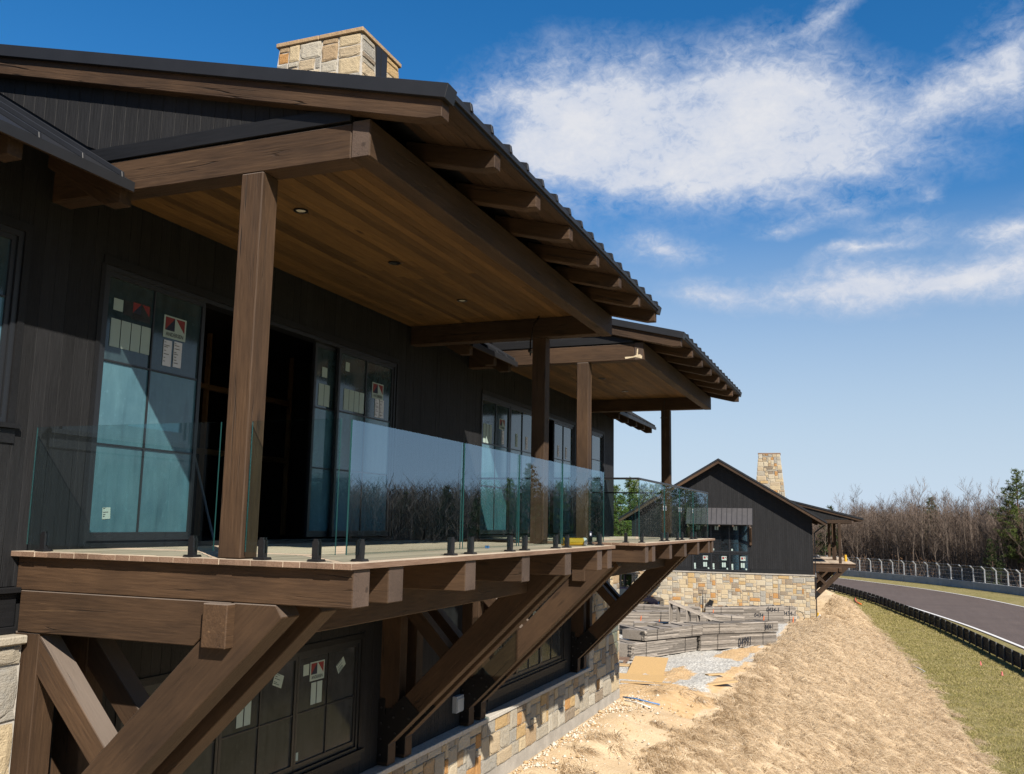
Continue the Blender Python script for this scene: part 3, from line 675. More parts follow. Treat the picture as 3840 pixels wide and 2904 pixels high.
def casement(root, y0, y1, z0, z1, cols, rows, pane, sill=True, nm='window'):
    w = frame_part(nm, root, y0, y1, z0, z1, .0, .05, .14); n = len(cols); ww = (y1-y0-.1)/n
    for k in range(n):
        a = y0+.05+k*ww; b = a+ww; sash(w, a+.004, b-.004, z0+.045, z1-.05, -.03, [a+ww*(j+1)/cols[k] for j in range(cols[k]-1)], rows, pane, st=.045)
    m = MB(); m.box(-.004,.03,y0-.07,y0-.003,z0,z1+.08); m.box(-.004,.03,y1+.003,y1+.07,z0,z1+.08); m.box(-.004,.032,y0-.003,y1+.003,z1+.003,z1+.08)
    if sill: m.box(-.01,.075,y0-.10,y1+.10,z0-.045,z0-.004); m.box(-.005,.035,y0-.08,y1+.08,z0-.17,z0-.05)
    m.obj('casing', 'trim', w); return w
casement(lodge, -1.9, -.165, 1.075, 2.75, [2], [1.6, 2.15], 'pane'); casement(lodge, 17.45, 18.62, .9, 2.74, [1], [1.45, 2.0], 'pane')
# band between floors at wall base
bd = empty('water_table', parent=lodge)
for a, b in ((-6., .069), (7.30, 9.36), (16.70, 19.76)):
    bx('band_board', bd, .0, .055, a, b, -.625, -.352, ('trim',), 'y', .004); bx('drip_cap', bd, .0, .105, a, b, -.348, -.303, ('trim',), 'y', .004); bx('drip_cap', bd, .0, .085, a, b, -.682, -.627, ('trim',), 'y', .004)
# lower wall
OPEN_LO = [(1.40,5.90,-2.86,-1.37), (10.69,15.19,-2.86,-1.37)]
wall_boards(lodge, 'lower_wall', .07, 16.75, -3.215, -.05, OPEN_LO, seed=8)
for base in (0, 9.288):
    w = casement(lodge, base+1.40, base+5.90, -2.86, -1.37, [2,2,2], [-2.14], 'pane_dark'); X = -.028
    brand_card(w, X, base+4.86, -1.66, .335); sheet(w, X, base+4.79, -1.94, .12, .275, 'paper_green', lines=False); sheet(w, X, base+4.93, -1.94, .12, .275, 'paper_green', lines=False)
    sheet(w, X, base+4.60, -1.62, .13, .14, 'paper_green', lines=False); sheet(w, X, base+5.44, -1.67, .21, .13, 'paper_green', .55)
    brand_card(w, X, base+3.36, -1.66, .335); sheet(w, X, base+3.29, -1.94, .12, .275, 'paper_green', lines=False); sheet(w, X, base+3.43, -1.94, .12, .275, 'paper_green', lines=False)
    sheet(w, X, base+4.47, -2.66, .08, .10, 'paper_green', lines=False); sheet(w, X, base+4.0, -1.66, .20, .15, 'paper_green', -.35)
# stone base
sb = empty('stone_base', parent=lodge)
m = MB()
for a, b in ((-6., .066), (16.752, 19.75)): m.box(-.2, .165, a, b, -4.21, -.76)
m.box(-.2, .1645, .07, 16.748, -4.21, -3.30); m.obj('mortar_bed', 'mortar', sb)
stones(sb, (.165, 4.6, -4.20), (0,1,0), 12.14, .9, (1,0,0), seed=4, u=.128)
stones(sb, (.165, 16.75, -4.20), (0,1,0), 2.98, 3.42, (1,0,0), seed=5, u=.14)
stones(sb, (.165, -1.0, -2.6), (0,1,0), 1.05, 1.83, (1,0,0), seed=6, u=.15)
for a, b in ((.07,16.749),):
    y = a
    while y < b-.05:
        q = min(b, y+random.uniform(.7,1.1)); bx('cap_stone', sb, -.01, .225, y+.003, q-.003, -3.298, -3.222, ('mortar',), 'y', .008); y = q
for a, b in ((-2.,.067), (16.752,19.78)): bx('cap_stone', sb, -.01, .235, a, b, -.758, -.686, ('stone',), 'y', .012)
m = MB(); m.box(-.3, .185, -6, 19.76, -5.2, -4.212); m.obj('foundation', 'concrete', sb)
# body: hidden end walls, back wall, interior room
m = MB(); m.box(-13,-.2,19.55,19.70,-4.4,4.2); m.box(-13.2,-13,-6,19.7,-4.4,3.4); m.box(-13,-.2,-6.1,-5.95,-4.4,3.4); m.box(-13,-.2,-6,19.5,-.25,-.02); m.box(-13,-.2,-6,19.5,3.3,3.4); m.obj('inner_shell', 'room', lodge)
it = empty('room_interior', parent=lodge)
m = MB(); m.box(-7,-6.9,-1,9.0,0,3.3); m.box(-7,-.25,-1.1,-1.0,0,3.3); m.box(-7,-.25,9.0,9.1,0,3.3); m.box(-6.9,-.2,-1,9,-.018,.0); m.obj('room_shell', 'room', it)
for k in range(6): bx('stud', it, -3.2, -3.11, 2.6+k*1.15, 2.64+k*1.15, .002, 3.28, ('interior',), 'z', .004)
for zz in (1.3, 2.35): bx('blocking', it, -3.2, -3.11, 2.65, 8.3, zz, zz+.09, ('interior',), 'y', .004)
bx('cabinet', it, -3.9, -3.3, 4.2, 5.6, 1.25, 2.3, ('interior',), 'y', .01); bx('crate', it, -3.2, -2.5, 3.2, 4.3, .002, .5, ('interior',), 'y', .01)
m = MB(); m.tube([(-1.3,4.2,.02), (-2.2,4.75,1.25)], .018, 6); m.obj('pole', 'grey_box', it)
m = MB(); m.tube([(-1.6,3.9,.0), (-1.6,3.9,.38), (-1.6,3.98,.48)], [.10,.10,.04], 10); m.obj('red_bucket', 'red', it)
# porches
porch(lodge); CUR[0] = TX @ Matrix.Translation((0, 9.288, 0)); porch(lodge); CUR[0] = TX
# chimney
def chimney(root, yc, x0, x1, dy, zt, z0, seed, slot=True, grow=.06):
    ch = empty('chimney', parent=root); H = zt-z0; m = MB()
    c0 = Vector(((x0+x1)/2, yc+dy/2, 0)); g = grow
    def ring(z): 
        k = (zt-z)*g; return [(x0-k, yc-k, z), (x1+k, yc-k, z), (x1+k, yc+dy+k, z), (x0-k, yc+dy+k, z)]
    m.add(ring(z0)+ring(zt-.09), [(0,1,5,4),(1,2,6,5),(2,3,7,6),(3,0,4,7),(4,5,6,7)]); m.obj('mortar_core', 'mortar', ch)
    def tap(face):
        def f(c, a, h):
            k = (H-.09-h)*g
            if face == 'f': return Vector((c0.x+(c.x-c0.x)*(1+2*k/(x1-x0)), c.y-k, c.z))
            return Vector((c.x+k, c0.y+(c.y-c0.y)*(1+2*k/dy), c.z))
        return f
    hv = min(H-.09, 2.6); zz = zt-.09-hv
    B = [((x0, yc, zz), (1,0,0), x1-x0, (0,-1,0), 'f', seed)]
    if slot: B += [((x1, yc, zz), (0,1,0), dy*.34, (1,0,0), 's', seed+1), ((x1, yc+dy*.64, zz), (0,1,0), dy*.36, (1,0,0), 's', seed+2)]
    else: B += [((x1, yc, zz), (0,1,0), dy, (1,0,0), 's', seed+1)]
    for org, ux, w, nr, fc, sd in B:
        def tp(c, a, h, fc=fc): return tap(fc)(c, a, h+H-.09-hv)
        stones(ch, org, ux, w, hv, nr, depth=.03, joint=.02, u=.115 if slot else .11, seed=sd, taper=tp)
    if slot:
        q = MB(); q.box(x1-.02, x1+.05, yc+dy*.345, yc+dy*.635, zt-3, zt-.1); q.box(x1+.05, x1+.062, yc+dy*.47, yc+dy*.485, zt-3, zt-.1); q.obj('flue_panel', 'metal', ch)
    for a, b in ((0,.5),(.5,1)): bx('cap_stone', ch, x0-.06+(x1-x0+.12)*a+.002, x0-.06+(x1-x0+.12)*b-.002, yc-.06, yc+dy+.06, zt-.09, zt, ('stone_warm',), 'x', .014)
    return ch
chimney(lodge, 7.4, -3.10, -1.36, 1.34, 9.03, 4.4, 21)
# small fittings on the lodge
m = MB(); m.box(.02,.10,9.04,9.33,-2.95,-2.68); m.box(.10,.115,9.06,9.31,-2.93,-2.72); m.obj('meter_box', 'grey_box', lodge)
m = MB(); m.tube([(2.25,6.95,3.40),(2.29,6.6,3.2),(2.32,6.4,2.9),(2.36,6.3,2.68)], .012, 5); m.tube([(2.36,6.25,2.74),(2.36,6.34,2.74)], .025, 6); m.obj('hanging_cable', 'black', lodge)
m = MB(); m.tube([(2.25,16.1,3.3),(2.27,15.9,3.0),(2.28,15.85,2.7)], .012, 5); m.tube([(2.2,15.85,2.85),(2.36,15.85,2.85)], .012, 5); m.obj('hanging_cable', 'black', lodge)
MAT['foam'] = simple('foam_patch', (.62,.52,.36), .9, 0, .1, .25, 20., .3)
m = MB(); pr = [(2.98,3.13),(3.16,3.155),(3.27,3.125),(3.275,3.17),(3.24,3.20),(3.20,3.195),(3.205,3.30),(3.185,3.30),(3.175,3.19),(3.12,3.17),(2.97,3.165)]
m.add([(a, 9.288+.071, b) for a, b in pr], [tuple(range(len(pr)))]); m.obj('foam_smear', 'foam', lodge)
CUR[0] = Matrix.Identity(4)

# ------------------------------------------------------------------ glass railings
def railing(base, cap, label):
    root = empty('glass_railing', (-.15, base+3.6, 0)); tag(root, label, 'railing', 'glass railings along the decks')
    def panel(a, b, z0=.055, z1=1.062):
        a = Vector(a); b = Vector(b); d = (b-a).normalized(); nrm = Vector((d.y,-d.x,0))*.0065; m = MB()
        P = lambda p, s, z: (p.x+nrm.x*s, p.y+nrm.y*s, z)
        v = [P(a,-1,z0),P(b,-1,z0),P(b,1,z0),P(a,1,z0),P(a,-1,z1),P(b,-1,z1),P(b,1,z1),P(a,1,z1)]
        m.add(v, [(0,1,5,4),(2,3,7,6)], 0); m.add(v, [(1,2,6,5),(3,0,4,7),(4,5,6,7),(0,3,2,1)], 1); m.obj('glass_panel', ['glass','glass_edge'], root)
        L_ = (b-a).length
        for t in ((.13, 1-.13/1) if L_ > 1.2 else (.2, .8)):
            s = .2/L_ if L_ > 1.2 else .2; t = s if t < .5 else 1-s
            p = a+(b-a)*t; q = MB(); ux = d*.05; uy = Vector((d.y,-d.x,0))*.05
            def bxs(h0, h1, kx, ky):
                c = [p-ux*kx-uy*ky, p+ux*kx-uy*ky, p+ux*kx+uy*ky, p-ux*kx+uy*ky]
                q.add([(w.x,w.y,h0) for w in c]+[(w.x,w.y,h1) for w in c], [(0,3,2,1),(4,5,6,7),(0,1,5,4),(1,2,6,5),(2,3,7,6),(3,0,4,7)])
            bxs(.002, .012, 1.0, 1.0); bxs(.012, .02, .93, .93)
            bxs(.02, .05, .5, .5)
            off = Vector((d.y,-d.x,0))
            for sg in (-1, 1):
                o2 = off*(.017*sg); pp = p; p = pp+o2; bxs(.05, .150, .5, .2); bxs(.150, .168, .34, .13); p = pp
            q.obj('spigot', 'black', root)
    G = lambda x, y: (x, base+y, 0)
    panel(G(-3.26,.1), G(-1.30,.1)); panel(G(-1.0,.1), G(-.20,.1))
    ys = [.17, 2.20, 2.25, 3.70, 3.755, 5.245, 5.30, 7.235]
    for k in range(0, 8, 2): panel(G(-.15, ys[k]), G(-.15, ys[k+1]))
    panel(G(-.20,7.275), G(-1.0,7.275)); panel(G(-1.30,7.275), G(-3.26,7.275))
    if cap:
        for a, b in (((-3.3,.1),(-.135,.1)), ((-.15,.12),(-.15,7.26)), ((-.135,7.275),(-3.3,7.275))):
            timber('top_rail', root, (a[0],base+a[1],1.075), (b[0],base+b[1],1.075), .042, .034, ('black',), .004)
    st = [(-.141, base+k, .62, .035, .09, 0) for k in (2.1, 2.33, 3.62, 3.84, 5.18)] if cap else [(-.141, base+6.55, .17, .12, .07, 1)]
    for x, y, z, w, h, mi in st:
        m = MB(); m.quad((x,y-w/2,z-h/2),(x,y+w/2,z-h/2),(x,y+w/2,z+h/2),(x,y-w/2,z+h/2), 0); m.quad((x+.0006,y-w*.35,z-h*.3),(x+.0006,y+w*.2,z-h*.3),(x+.0006,y+w*.2,z+h*.15),(x+.0006,y-w*.35,z+h*.15), 1); m.obj('label_sticker', ['paper' if not mi else 'navy', 'blue' if not mi else 'paper'], root)
    return root
railing(0, False, 'frameless glass railing round the nearest deck, no top rail')
railing(9.288, True, 'glass railing with black top rail round the second deck')

# ------------------------------------------------------------------ far lodge
FARM = Matrix.Translation((-.45, 65, -2.5)) @ Matrix.Rotation(math.radians(5), 4, 'Z')
CUR[0] = FARM
far = empty('far_lodge_building', Mw=Matrix.Translation((-6.6, 8, -3.8)))
tag(far, 'distant black gabled lodge with stone base and tapered chimney beyond the lumber', 'building')
ZM = lambda X: 3.115+.6*(.9-X) if X > -6.6 else 3.115+.6*(.9-(-13.2-X))
main_roof(far, [(-.8,6.02,[-.5+1.0*k for k in range(6)]), (13.35,15.3,[13.7,14.6])], -.8, 24)
fr = empty('gable_rake', parent=far)
for sgn in (1, -1):
    f = (lambda X: X) if sgn > 0 else (lambda X: -13.2-X)
    prism('rake_fascia', fr, [(f(.93),ZM(.93)-.22),(f(.93),ZM(.93)+.0),(f(-6.6),ZM(-6.6)-.0),(f(-6.6),ZM(-6.6)-.22)], -.80, -.70, 'timber', math.atan(-.6)*sgn, .004)
    prism('rake_flashing', fr, [(f(.99),ZM(.99)+.012),(f(.99),ZM(.99)+.16),(f(-6.6),ZM(-6.6)+.16),(f(-6.6),ZM(-6.6)+.012)], -.84, -.68, 'metal', 0, 0)
    prism('rake_soffit', fr, [(f(.9),ZM(.9)-.03),(f(.9),ZM(.9)-.004),(f(-6.6),ZM(-6.6)-.004),(f(-6.6),ZM(-6.6)-.03)], -.70, -.03, 'timber', 0, 0)
GB = [(-8.66,-4.52,-.57,2.86)]
wl = empty('gable_wall', parent=far); X = -13.25
prism('wall_backing', wl, [(-13.25,-.7),(-13.25,ZM(-13.25)),(-6.6,ZM(-6.6)-.01),(0,ZM(0)-.01),(0,-.7)], .03, .2, 'trim', 0, 0)
while X < -.01:
    a, b = X+.003, min(X+.1506, 0)-.003; mid = (a+b)/2; o = [q for q in GB if q[0] < mid < q[1]]
    tp = [(b,ZM(b)-.035),(a,ZM(a)-.035)]
    if not o: prism('board', wl, [(a,-.36),(b,-.36)]+tp, .004+random.uniform(-.002,.002), .03, 'siding', math.pi/2, .004)
    else: prism('board', wl, [(a,2.96),(b,2.96)]+tp, .004, .03, 'siding', math.pi/2, .004)
    X += .1506
prism('band_board', wl, [(-13.25,-.64),(-8.75,-.64),(-8.75,-.365),(-13.25,-.365)], -.02, .02, 'trim', 0, .004); prism('band_board', wl, [(-4.43,-.64),(.0,-.64),(.0,-.365),(-4.43,-.365)], -.02, .02, 'trim', 0, .004)
CUR[0] = FARM @ Matrix.Rotation(math.radians(-90), 4, 'Z')
for z0, z1, rows in ((-.57,.74,[.08]), (.79,2.86,[1.5,2.15])):
    w = casement(far, -8.66, -4.52, z0, z1, [2,2,2], rows, 'pane_far', sill=z0 < 0); w.data = w.data
    for k in range(3):
        a = -8.6+k*1.37; X = -.024
        if z0 < 0:
            m = MB(); m.quad((X+.003,a+.72,.22),(X+.003,a+1.08,.22),(X+.003,a+1.08,.52),(X+.003,a+.72,.52)); m.quad((X+.004,a+.76,.30),(X+.004,a+.92,.30),(X+.004,a+.92,.47),(X+.004,a+.76,.47), 1); m.add([(X+.004,a+.95,.47),(X+.004,a+1.05,.47),(X+.004,a+1.05,.30)], [(0,2,1)], 1)
            m.obj('window_card', ['paper_green','red'], w)
            for q, s in ((.80,.15), (.95,.15)): sheet(w, X, a+q, -.12, .12, .34, 'paper_green', lines=False)
            sheet(w, X, a+.12, -.18, .12, .30, 'paper_green', lines=False); sheet(w, X, a+.13, -.42, .13, .13, 'paper_green', lines=False); sheet(w, X, a+1.12, -.40, .10, .12, 'paper_green', .2, lines=False)
        else:
            sheet(w, X, a+.30, 2.62, .12, .34, 'paper_green', lines=False); sheet(w, X, a+.46, 2.62, .12, .34, 'paper_green', lines=False); sheet(w, X, a+.12, 1.0, .12, .14, 'paper_green', lines=False)
CUR[0] = FARM
aw = empty('window_awning', parent=far)
m = MB()
P = lambda u, t, d: (u, -.03-.98*t-.77*d*.0, 4.06-1.2*t+d)
m.add([P(-9.06,0,0),P(-4.2,0,0),P(-4.2,1,0),P(-9.06,1,0),P(-9.06,0,.03),P(-4.2,0,.03),P(-4.2,1,.03),P(-9.06,1,.03)], [(0,1,2,3),(4,7,6,5),(0,4,5,1),(1,5,6,2),(2,6,7,3),(3,7,4,0)]); m.obj('awning_sheet', 'metal_awning', aw)
for k in range(14):
    u = -9.05+k*.3725; m = MB(); m.add([P(u,0,.03),P(u+.025,0,.03),P(u+.025,1,.03),P(u,1,.03),P(u,0,.075),P(u+.025,0,.075),P(u+.025,1,.075),P(u,1,.075)], [(0,1,2,3),(4,7,6,5),(0,4,5,1),(1,5,6,2),(2,6,7,3),(3,7,4,0)]); m.obj('rib', 'metal', aw)
for u in (-8.9,-7.6,-6.6,-5.6,-4.4): bx('rafter', aw, u-.06, u+.06, -.98, -.03, 2.70, 2.82, ('timber','endgrain'), 'y', .005)
for u in (-8.95,-4.46): bx('wall_post', aw, u, u+.17, -.17, -.02, 1.37, 2.70, ('timber','endgrain'), 'z', .005); timber('brace', aw, (u+.085,-.10,1.6), (u+.085,-.9,2.68), .14, .14, ('timber',), .005)
sb = empty('stone_base', parent=far)
m = MB(); m.box(-13.25, .05, -.06, .25, -4.6, -.74); m.box(-.35, .05, .25, 24, -4.6, -.74); m.obj('mortar_bed', 'mortar', sb)
stones(sb, (-13.25,-.06,-4.25), (1,0,0), 13.3, 3.5, (0,-1,0), depth=.034, joint=.018, u=.128, seed=31, limit=205, key=lambda b: -b[0]-(0 if b[2] > .3 else -20))
bx('cap_stone', sb, -13.3, .09, -.14, .2, -.738, -.645, ('concrete',), 'x', .008)
m = MB(); m.box(-.2,-.01,.2,24,-.7,3.6); m.box(-13.2,-13.0,.2,24,-3.8,3.3); m.box(-13.2,-.1,23.8,24,-3.8,4); m.obj('inner_shell', 'trim', far)
m = MB(); m.tube([(.95,-.1,3.0),(.35,.0,2.55),(.13,.05,2.35),(.13,.05,-.5),(.13,-.12,-.8),(.13,-.12,-3.85)], .055, 8); m.obj('downspout', 'black', far)
def far_chimney():
    x0, x1, yc, dy, zt, z0, g = -3.81, -2.13, 6., 1.5, 8.68, 4.4, .095; ch = empty('chimney', parent=far); m = MB()
    def ring(z): k = (zt-z)*g; return [(x0-k,yc-k,z),(x1+k,yc-k,z),(x1+k,yc+dy+k,z),(x0-k,yc+dy+k,z)]
    m.add(ring(z0)+ring(zt-.1), [(0,1,5,4),(1,2,6,5),(2,3,7,6),(3,0,4,7),(4,5,6,7)]); m.obj('mortar_core', 'mortar', ch)
    xm = (x0+x1)/2; H = zt-.1-z0
    for i in range(1):
        B = ashlar(2.05, H, .128, seed=44); r = random.Random(5)
        for a, b, c, d in B:
            zc = z0+(c+d)/2; k = (zt-zc)*g; s = ((x1-x0)+2*k)/2.05; cx = xm+((a+b)/2-1.025)*s
            Mw = Matrix((((b-a)*s-.016,0,0,cx),(0,0,-.045*r.uniform(.8,1.3),yc-k),(0,(d-c)-.016,0,zc),(0,0,0,1)))
            link(bpy.data.objects.new('stone', STONES[r.randrange(10)]), ch, Mw)
    bx('cap_stone', ch, x0-.05, x1+.05, yc-.05, yc+dy+.05, zt-.1, zt, ('deck_edge',), 'x', .01)
far_chimney()
for k in (0, 1): CUR[0] = FARM @ Matrix.Translation((0, 6+k*9.288, 0)); porch(far, True)
CUR[0] = Matrix.Identity(4)

# ------------------------------------------------------------------ guard rail along the turf
GR = curve_pts([(15.5,20),(13.6,34),(12.2,46),(11.2,54.5),(9.4,68.5),(7.8,78.5),(6.1,87),(4.0,98),(1.25,108.5),(-1.4,117),(-6,127),(-13,140)], 200)
gr = empty('guard_rail', (9.4, 68.5, -7.5)); tag(gr, 'low dark guard rail with closely set posts between turf and track', 'guard rail')
gt = np.gradient(GR, axis=0); gt /= np.linalg.norm(gt, axis=1)[:,None]; gn = np.stack([gt[:,1], -gt[:,0]], -1)
for k in range(3):
    z0 = -7.42+k*.285; m = MB(); n = len(GR); prof = [(0,0),(.05,.04),(.05,.11),(.0,.135),(.05,.16),(.05,.23),(0,.27),(-.03,.27),(-.03,0)]
    v = [(GR[i,0]+gn[i,0]*a, GR[i,1]+gn[i,1]*a, z0+b) for i in range(n) for a, b in prof]; q = len(prof)
    m.add(v, [(i*q+j, i*q+(j+1) % q, (i+1)*q+(j+1) % q, (i+1)*q+j) for i in range(n-1) for j in range(q)]); m.obj('rail', 'rubber', gr)
pts = resample(GR, 1.72)
for i, p in enumerate(pts[:-1]):
    d = (pts[i+1]-p); d /= np.linalg.norm(d); nn = np.array([-d[1], d[0]])*.10
    a = math.atan2(d[1], d[0]); c = (p[0]+nn[0], p[1]+nn[1])
    Mw = Matrix.Translation((c[0], c[1], -7.05)) @ Matrix.Rotation(a, 4, 'Z') @ Matrix.Rotation(-math.pi/2, 4, 'Y')
    link(bpy.data.objects.new('post', cbox_mesh(.97, .08, .12, ('rail_post','galv'), .006)), gr, Mw)

# ------------------------------------------------------------------ debris fence on its concrete wall
FW = curve_pts([(-22,184),(-12,170),(-5,160),(-.8,154.6),(3.6,149.8),(7.9,144.1),(13,137.3),(17.3,129),(20.6,121.8),(25,111),(30,97),(36,78)], 220)
fc = empty('debris_fence', (13, 137, -7.5)); tag(fc, 'grey concrete wall topped by wire mesh fence with cranked white posts beyond the track', 'fence')
ft = resample(FW, 2.5)
for i in range(len(ft)-1):
    a, b = Vector((*ft[i], 0)), Vector((*ft[i+1], 0)); d = (b-a).normalized()
    timber('wall_panel', fc, (a.x+d.x*.012, a.y+d.y*.012, -7.02), (b.x-d.x*.012, b.y-d.y*.012, -7.02), .32, 1.0, ('barrier_wall',), .02)
mt = NT('wire_mesh'); mt.t.nodes.remove(mt.b); tr = mt.N('ShaderNodeBsdfTransparent'); df = mt.N('ShaderNodeBsdfDiffuse'); df.inputs[0].default_value = (.22,.23,.24,1); ms = mt.N('ShaderNodeMixShader'); ms.inputs[0].default_value = .16
mt.L(tr.outputs[0], ms.inputs[1]); mt.L(df.outputs[0], ms.inputs[2]); mt.L(ms.outputs[0], mt.out.inputs[0]); MAT['mesh'] = mt.m
for i in range(len(ft)-1):
    a, b = Vector((*ft[i], 0)), Vector((*ft[i+1], 0)); d = (b-a).normalized(); nn = Vector((d.y, -d.x, 0)); nn = -nn if nn.dot(Vector((3.5,-5.8,0))-a) < 0 else nn
    m = MB(); q = a+nn*-.02
    m.tube([(q.x,q.y,-6.55),(q.x,q.y,-4.85),(q.x+nn.x*.45,q.y+nn.y*.45,-4.45)], .085, 6); m.obj('fence_post', 'galv', fc)
    m = MB(); c = b+nn*-.02
    m.quad((q.x,q.y,-6.52),(c.x,c.y,-6.52),(c.x,c.y,-4.87),(q.x,q.y,-4.87)); m.quad((q.x,q.y,-4.87),(c.x,c.y,-4.87),(c.x+nn.x*.45,c.y+nn.y*.45,-4.47),(q.x+nn.x*.45,q.y+nn.y*.45,-4.47)); m.obj('mesh_panel', 'mesh', fc)
    m = MB()
    for h in (-6.3,-5.8,-5.3,-4.88): m.tube([(q.x,q.y,h),(c.x,c.y,h)], .011, 3, cap=False)
    m.tube([(q.x+nn.x*.45,q.y+nn.y*.45,-4.47),(c.x+nn.x*.45,c.y+nn.y*.45,-4.47)], .011, 3, cap=False); m.obj('cable', 'galv', fc)

# ------------------------------------------------------------------ trees
def bark(name, lo, hi):
    n = NT(name); f = n.noise(n.coord('Object', (4,4,.8), 10.), 2.5, 5, .6); r = n.range(n.rand(), 0, 1, .75, 1.25)
    c = n.mix(n.range(f, .3, .7), lo, hi); vm = n.N('ShaderNodeVectorMath'); vm.operation = 'SCALE'; n.L(c, vm.inputs[0]); n.L(r, vm.inputs['Scale']); return n.fin(vm.outputs[0], .9, 0, .1)
MAT['bark'] = bark('bark_grey', (.095,.074,.06), (.26,.21,.175)); MAT['twig'] = bark('twig_brown', (.11,.082,.066), (.195,.15,.122))
MAT['twig_leaf'] = bark('dry_leaf', (.15,.085,.045), (.24,.14,.08)); MAT['pine_bark'] = bark('pine_bark', (.09,.06,.045), (.20,.14,.11))
def needles(name, lo, hi):
    n = NT(name); f = n.noise(n.coord('Object', (1,1,1), 10.), 1.3, 4, .6); c = n.mix(n.range(f, .3, .7), lo, hi)
    r = n.range(n.rand(), 0, 1, .8, 1.2); vm = n.N('ShaderNodeVectorMath'); vm.operation = 'SCALE'; n.L(c, vm.inputs[0]); n.L(r, vm.inputs['Scale'])
    n.b.inputs['Subsurface Weight'].default_value = 0; n.fin(vm.outputs[0], .6, 0, .3)
    t = n.N('ShaderNodeBsdfTranslucent'); n.L(n.col, t.inputs[0]); mx = n.N('ShaderNodeMixShader'); mx.inputs[0].default_value = .35
    n.L(n.b.outputs[0], mx.inputs[1]); n.L(t.outputs[0], mx.inputs[2]); n.L(mx.outputs[0], n.out.inputs[0]); return n.m
MAT['needle'] = needles('pine_needles', (.085,.135,.022), (.20,.25,.05))
MAT['needle_mid'] = needles('pine_needles_mid', (.06,.10,.02), (.15,.19,.045)); MAT['needle_dark'] = needles('pine_needles_dark', (.03,.055,.016), (.075,.10,.03))
def bare_tree(seed, H=15., low=.38, dead=0.):
    r = random.Random(seed); T = MB(); C = MB(); top = []
    p = Vector((0,0,-.3)); d = Vector((r.uniform(-.06,.06), r.uniform(-.06,.06), 1)); pts = [p.copy()]; rad = [.135*H/15]
    ns = 9
    for i in range(ns):
        d = (d+Vector((r.uniform(-.09,.09), r.uniform(-.09,.09), .12))).normalized(); p = p+d*(H*.93/ns); pts.append(p.copy()); rad.append(.135*H/15*(1-.88*(i+1)/ns))
    T.tube(pts, rad, 6)
    def at(t):
        f = t*ns; i = min(int(f), ns-1); return pts[i].lerp(pts[i+1], f-i), rad[i]+(rad[i+1]-rad[i])*(f-i)
    def branch(mb, p, d, L_, rr, n, lev):
        q = [p.copy()]; ra = [rr]
        for i in range(n):
            d = (d+Vector((r.uniform(-.22,.22), r.uniform(-.22,.22), r.uniform(-.05,.24)))).normalized(); p = p+d*(L_/n); q.append(p.copy()); ra.append(max(.011, rr*(1-.8*(i+1)/n)))
        mb.tube(q, ra, 4 if lev == 1 else 3, cap=False); return q
    nl = r.randint(15, 19)
    for k in range(nl):
        t = low+(1-low)*((k+r.random())/nl)**.9; p, rr = at(min(t, .985)); a = r.uniform(0, 6.283); up = r.uniform(.5, 1.1)+.5*t
        d = Vector((math.cos(a), math.sin(a), up)).normalized(); L_ = H*r.uniform(.17,.30)*(1.15-.55*t)
        q = branch(T, p, d, L_, max(.03, rr*.5), 4, 1)
        for j in range(r.randint(5, 7)):
            b = q[r.randint(1, 4)]; a2 = r.uniform(0, 6.283); d2 = (d+Vector((math.cos(a2), math.sin(a2), r.uniform(.0,.8)))*.9).normalized()
            q2 = branch(C, b, d2, L_*r.uniform(.35,.6), .022, 3, 2)
            for z in range(r.randint(4, 6)):
                b3 = q2[r.randint(1, 3)]; d3 = (d2+Vector((r.uniform(-1,1), r.uniform(-1,1), r.uniform(-.2,.9)))).normalized()
                branch(C, b3, d3, L_*r.uniform(.16,.32), .013, 2, 3)
                if r.random() < dead:
                    c = b3+d3*L_*.15
                    for _ in range(3):
                        o = Vector((r.uniform(-.2,.2), r.uniform(-.2,.2), r.uniform(-.2,.2))); u = Vector((r.uniform(-1,1), r.uniform(-1,1), r.uniform(-1,1))).normalized()*.07; w = u.cross(Vector((.3,.5,1))).normalized()*.05
                        C.add([c+o-u, c+o+w, c+o+u, c+o-w], [(0,1,2,3)], 1)
    return T.mesh('trunk', ['bark']), C.mesh('crown', ['twig','twig_leaf'])
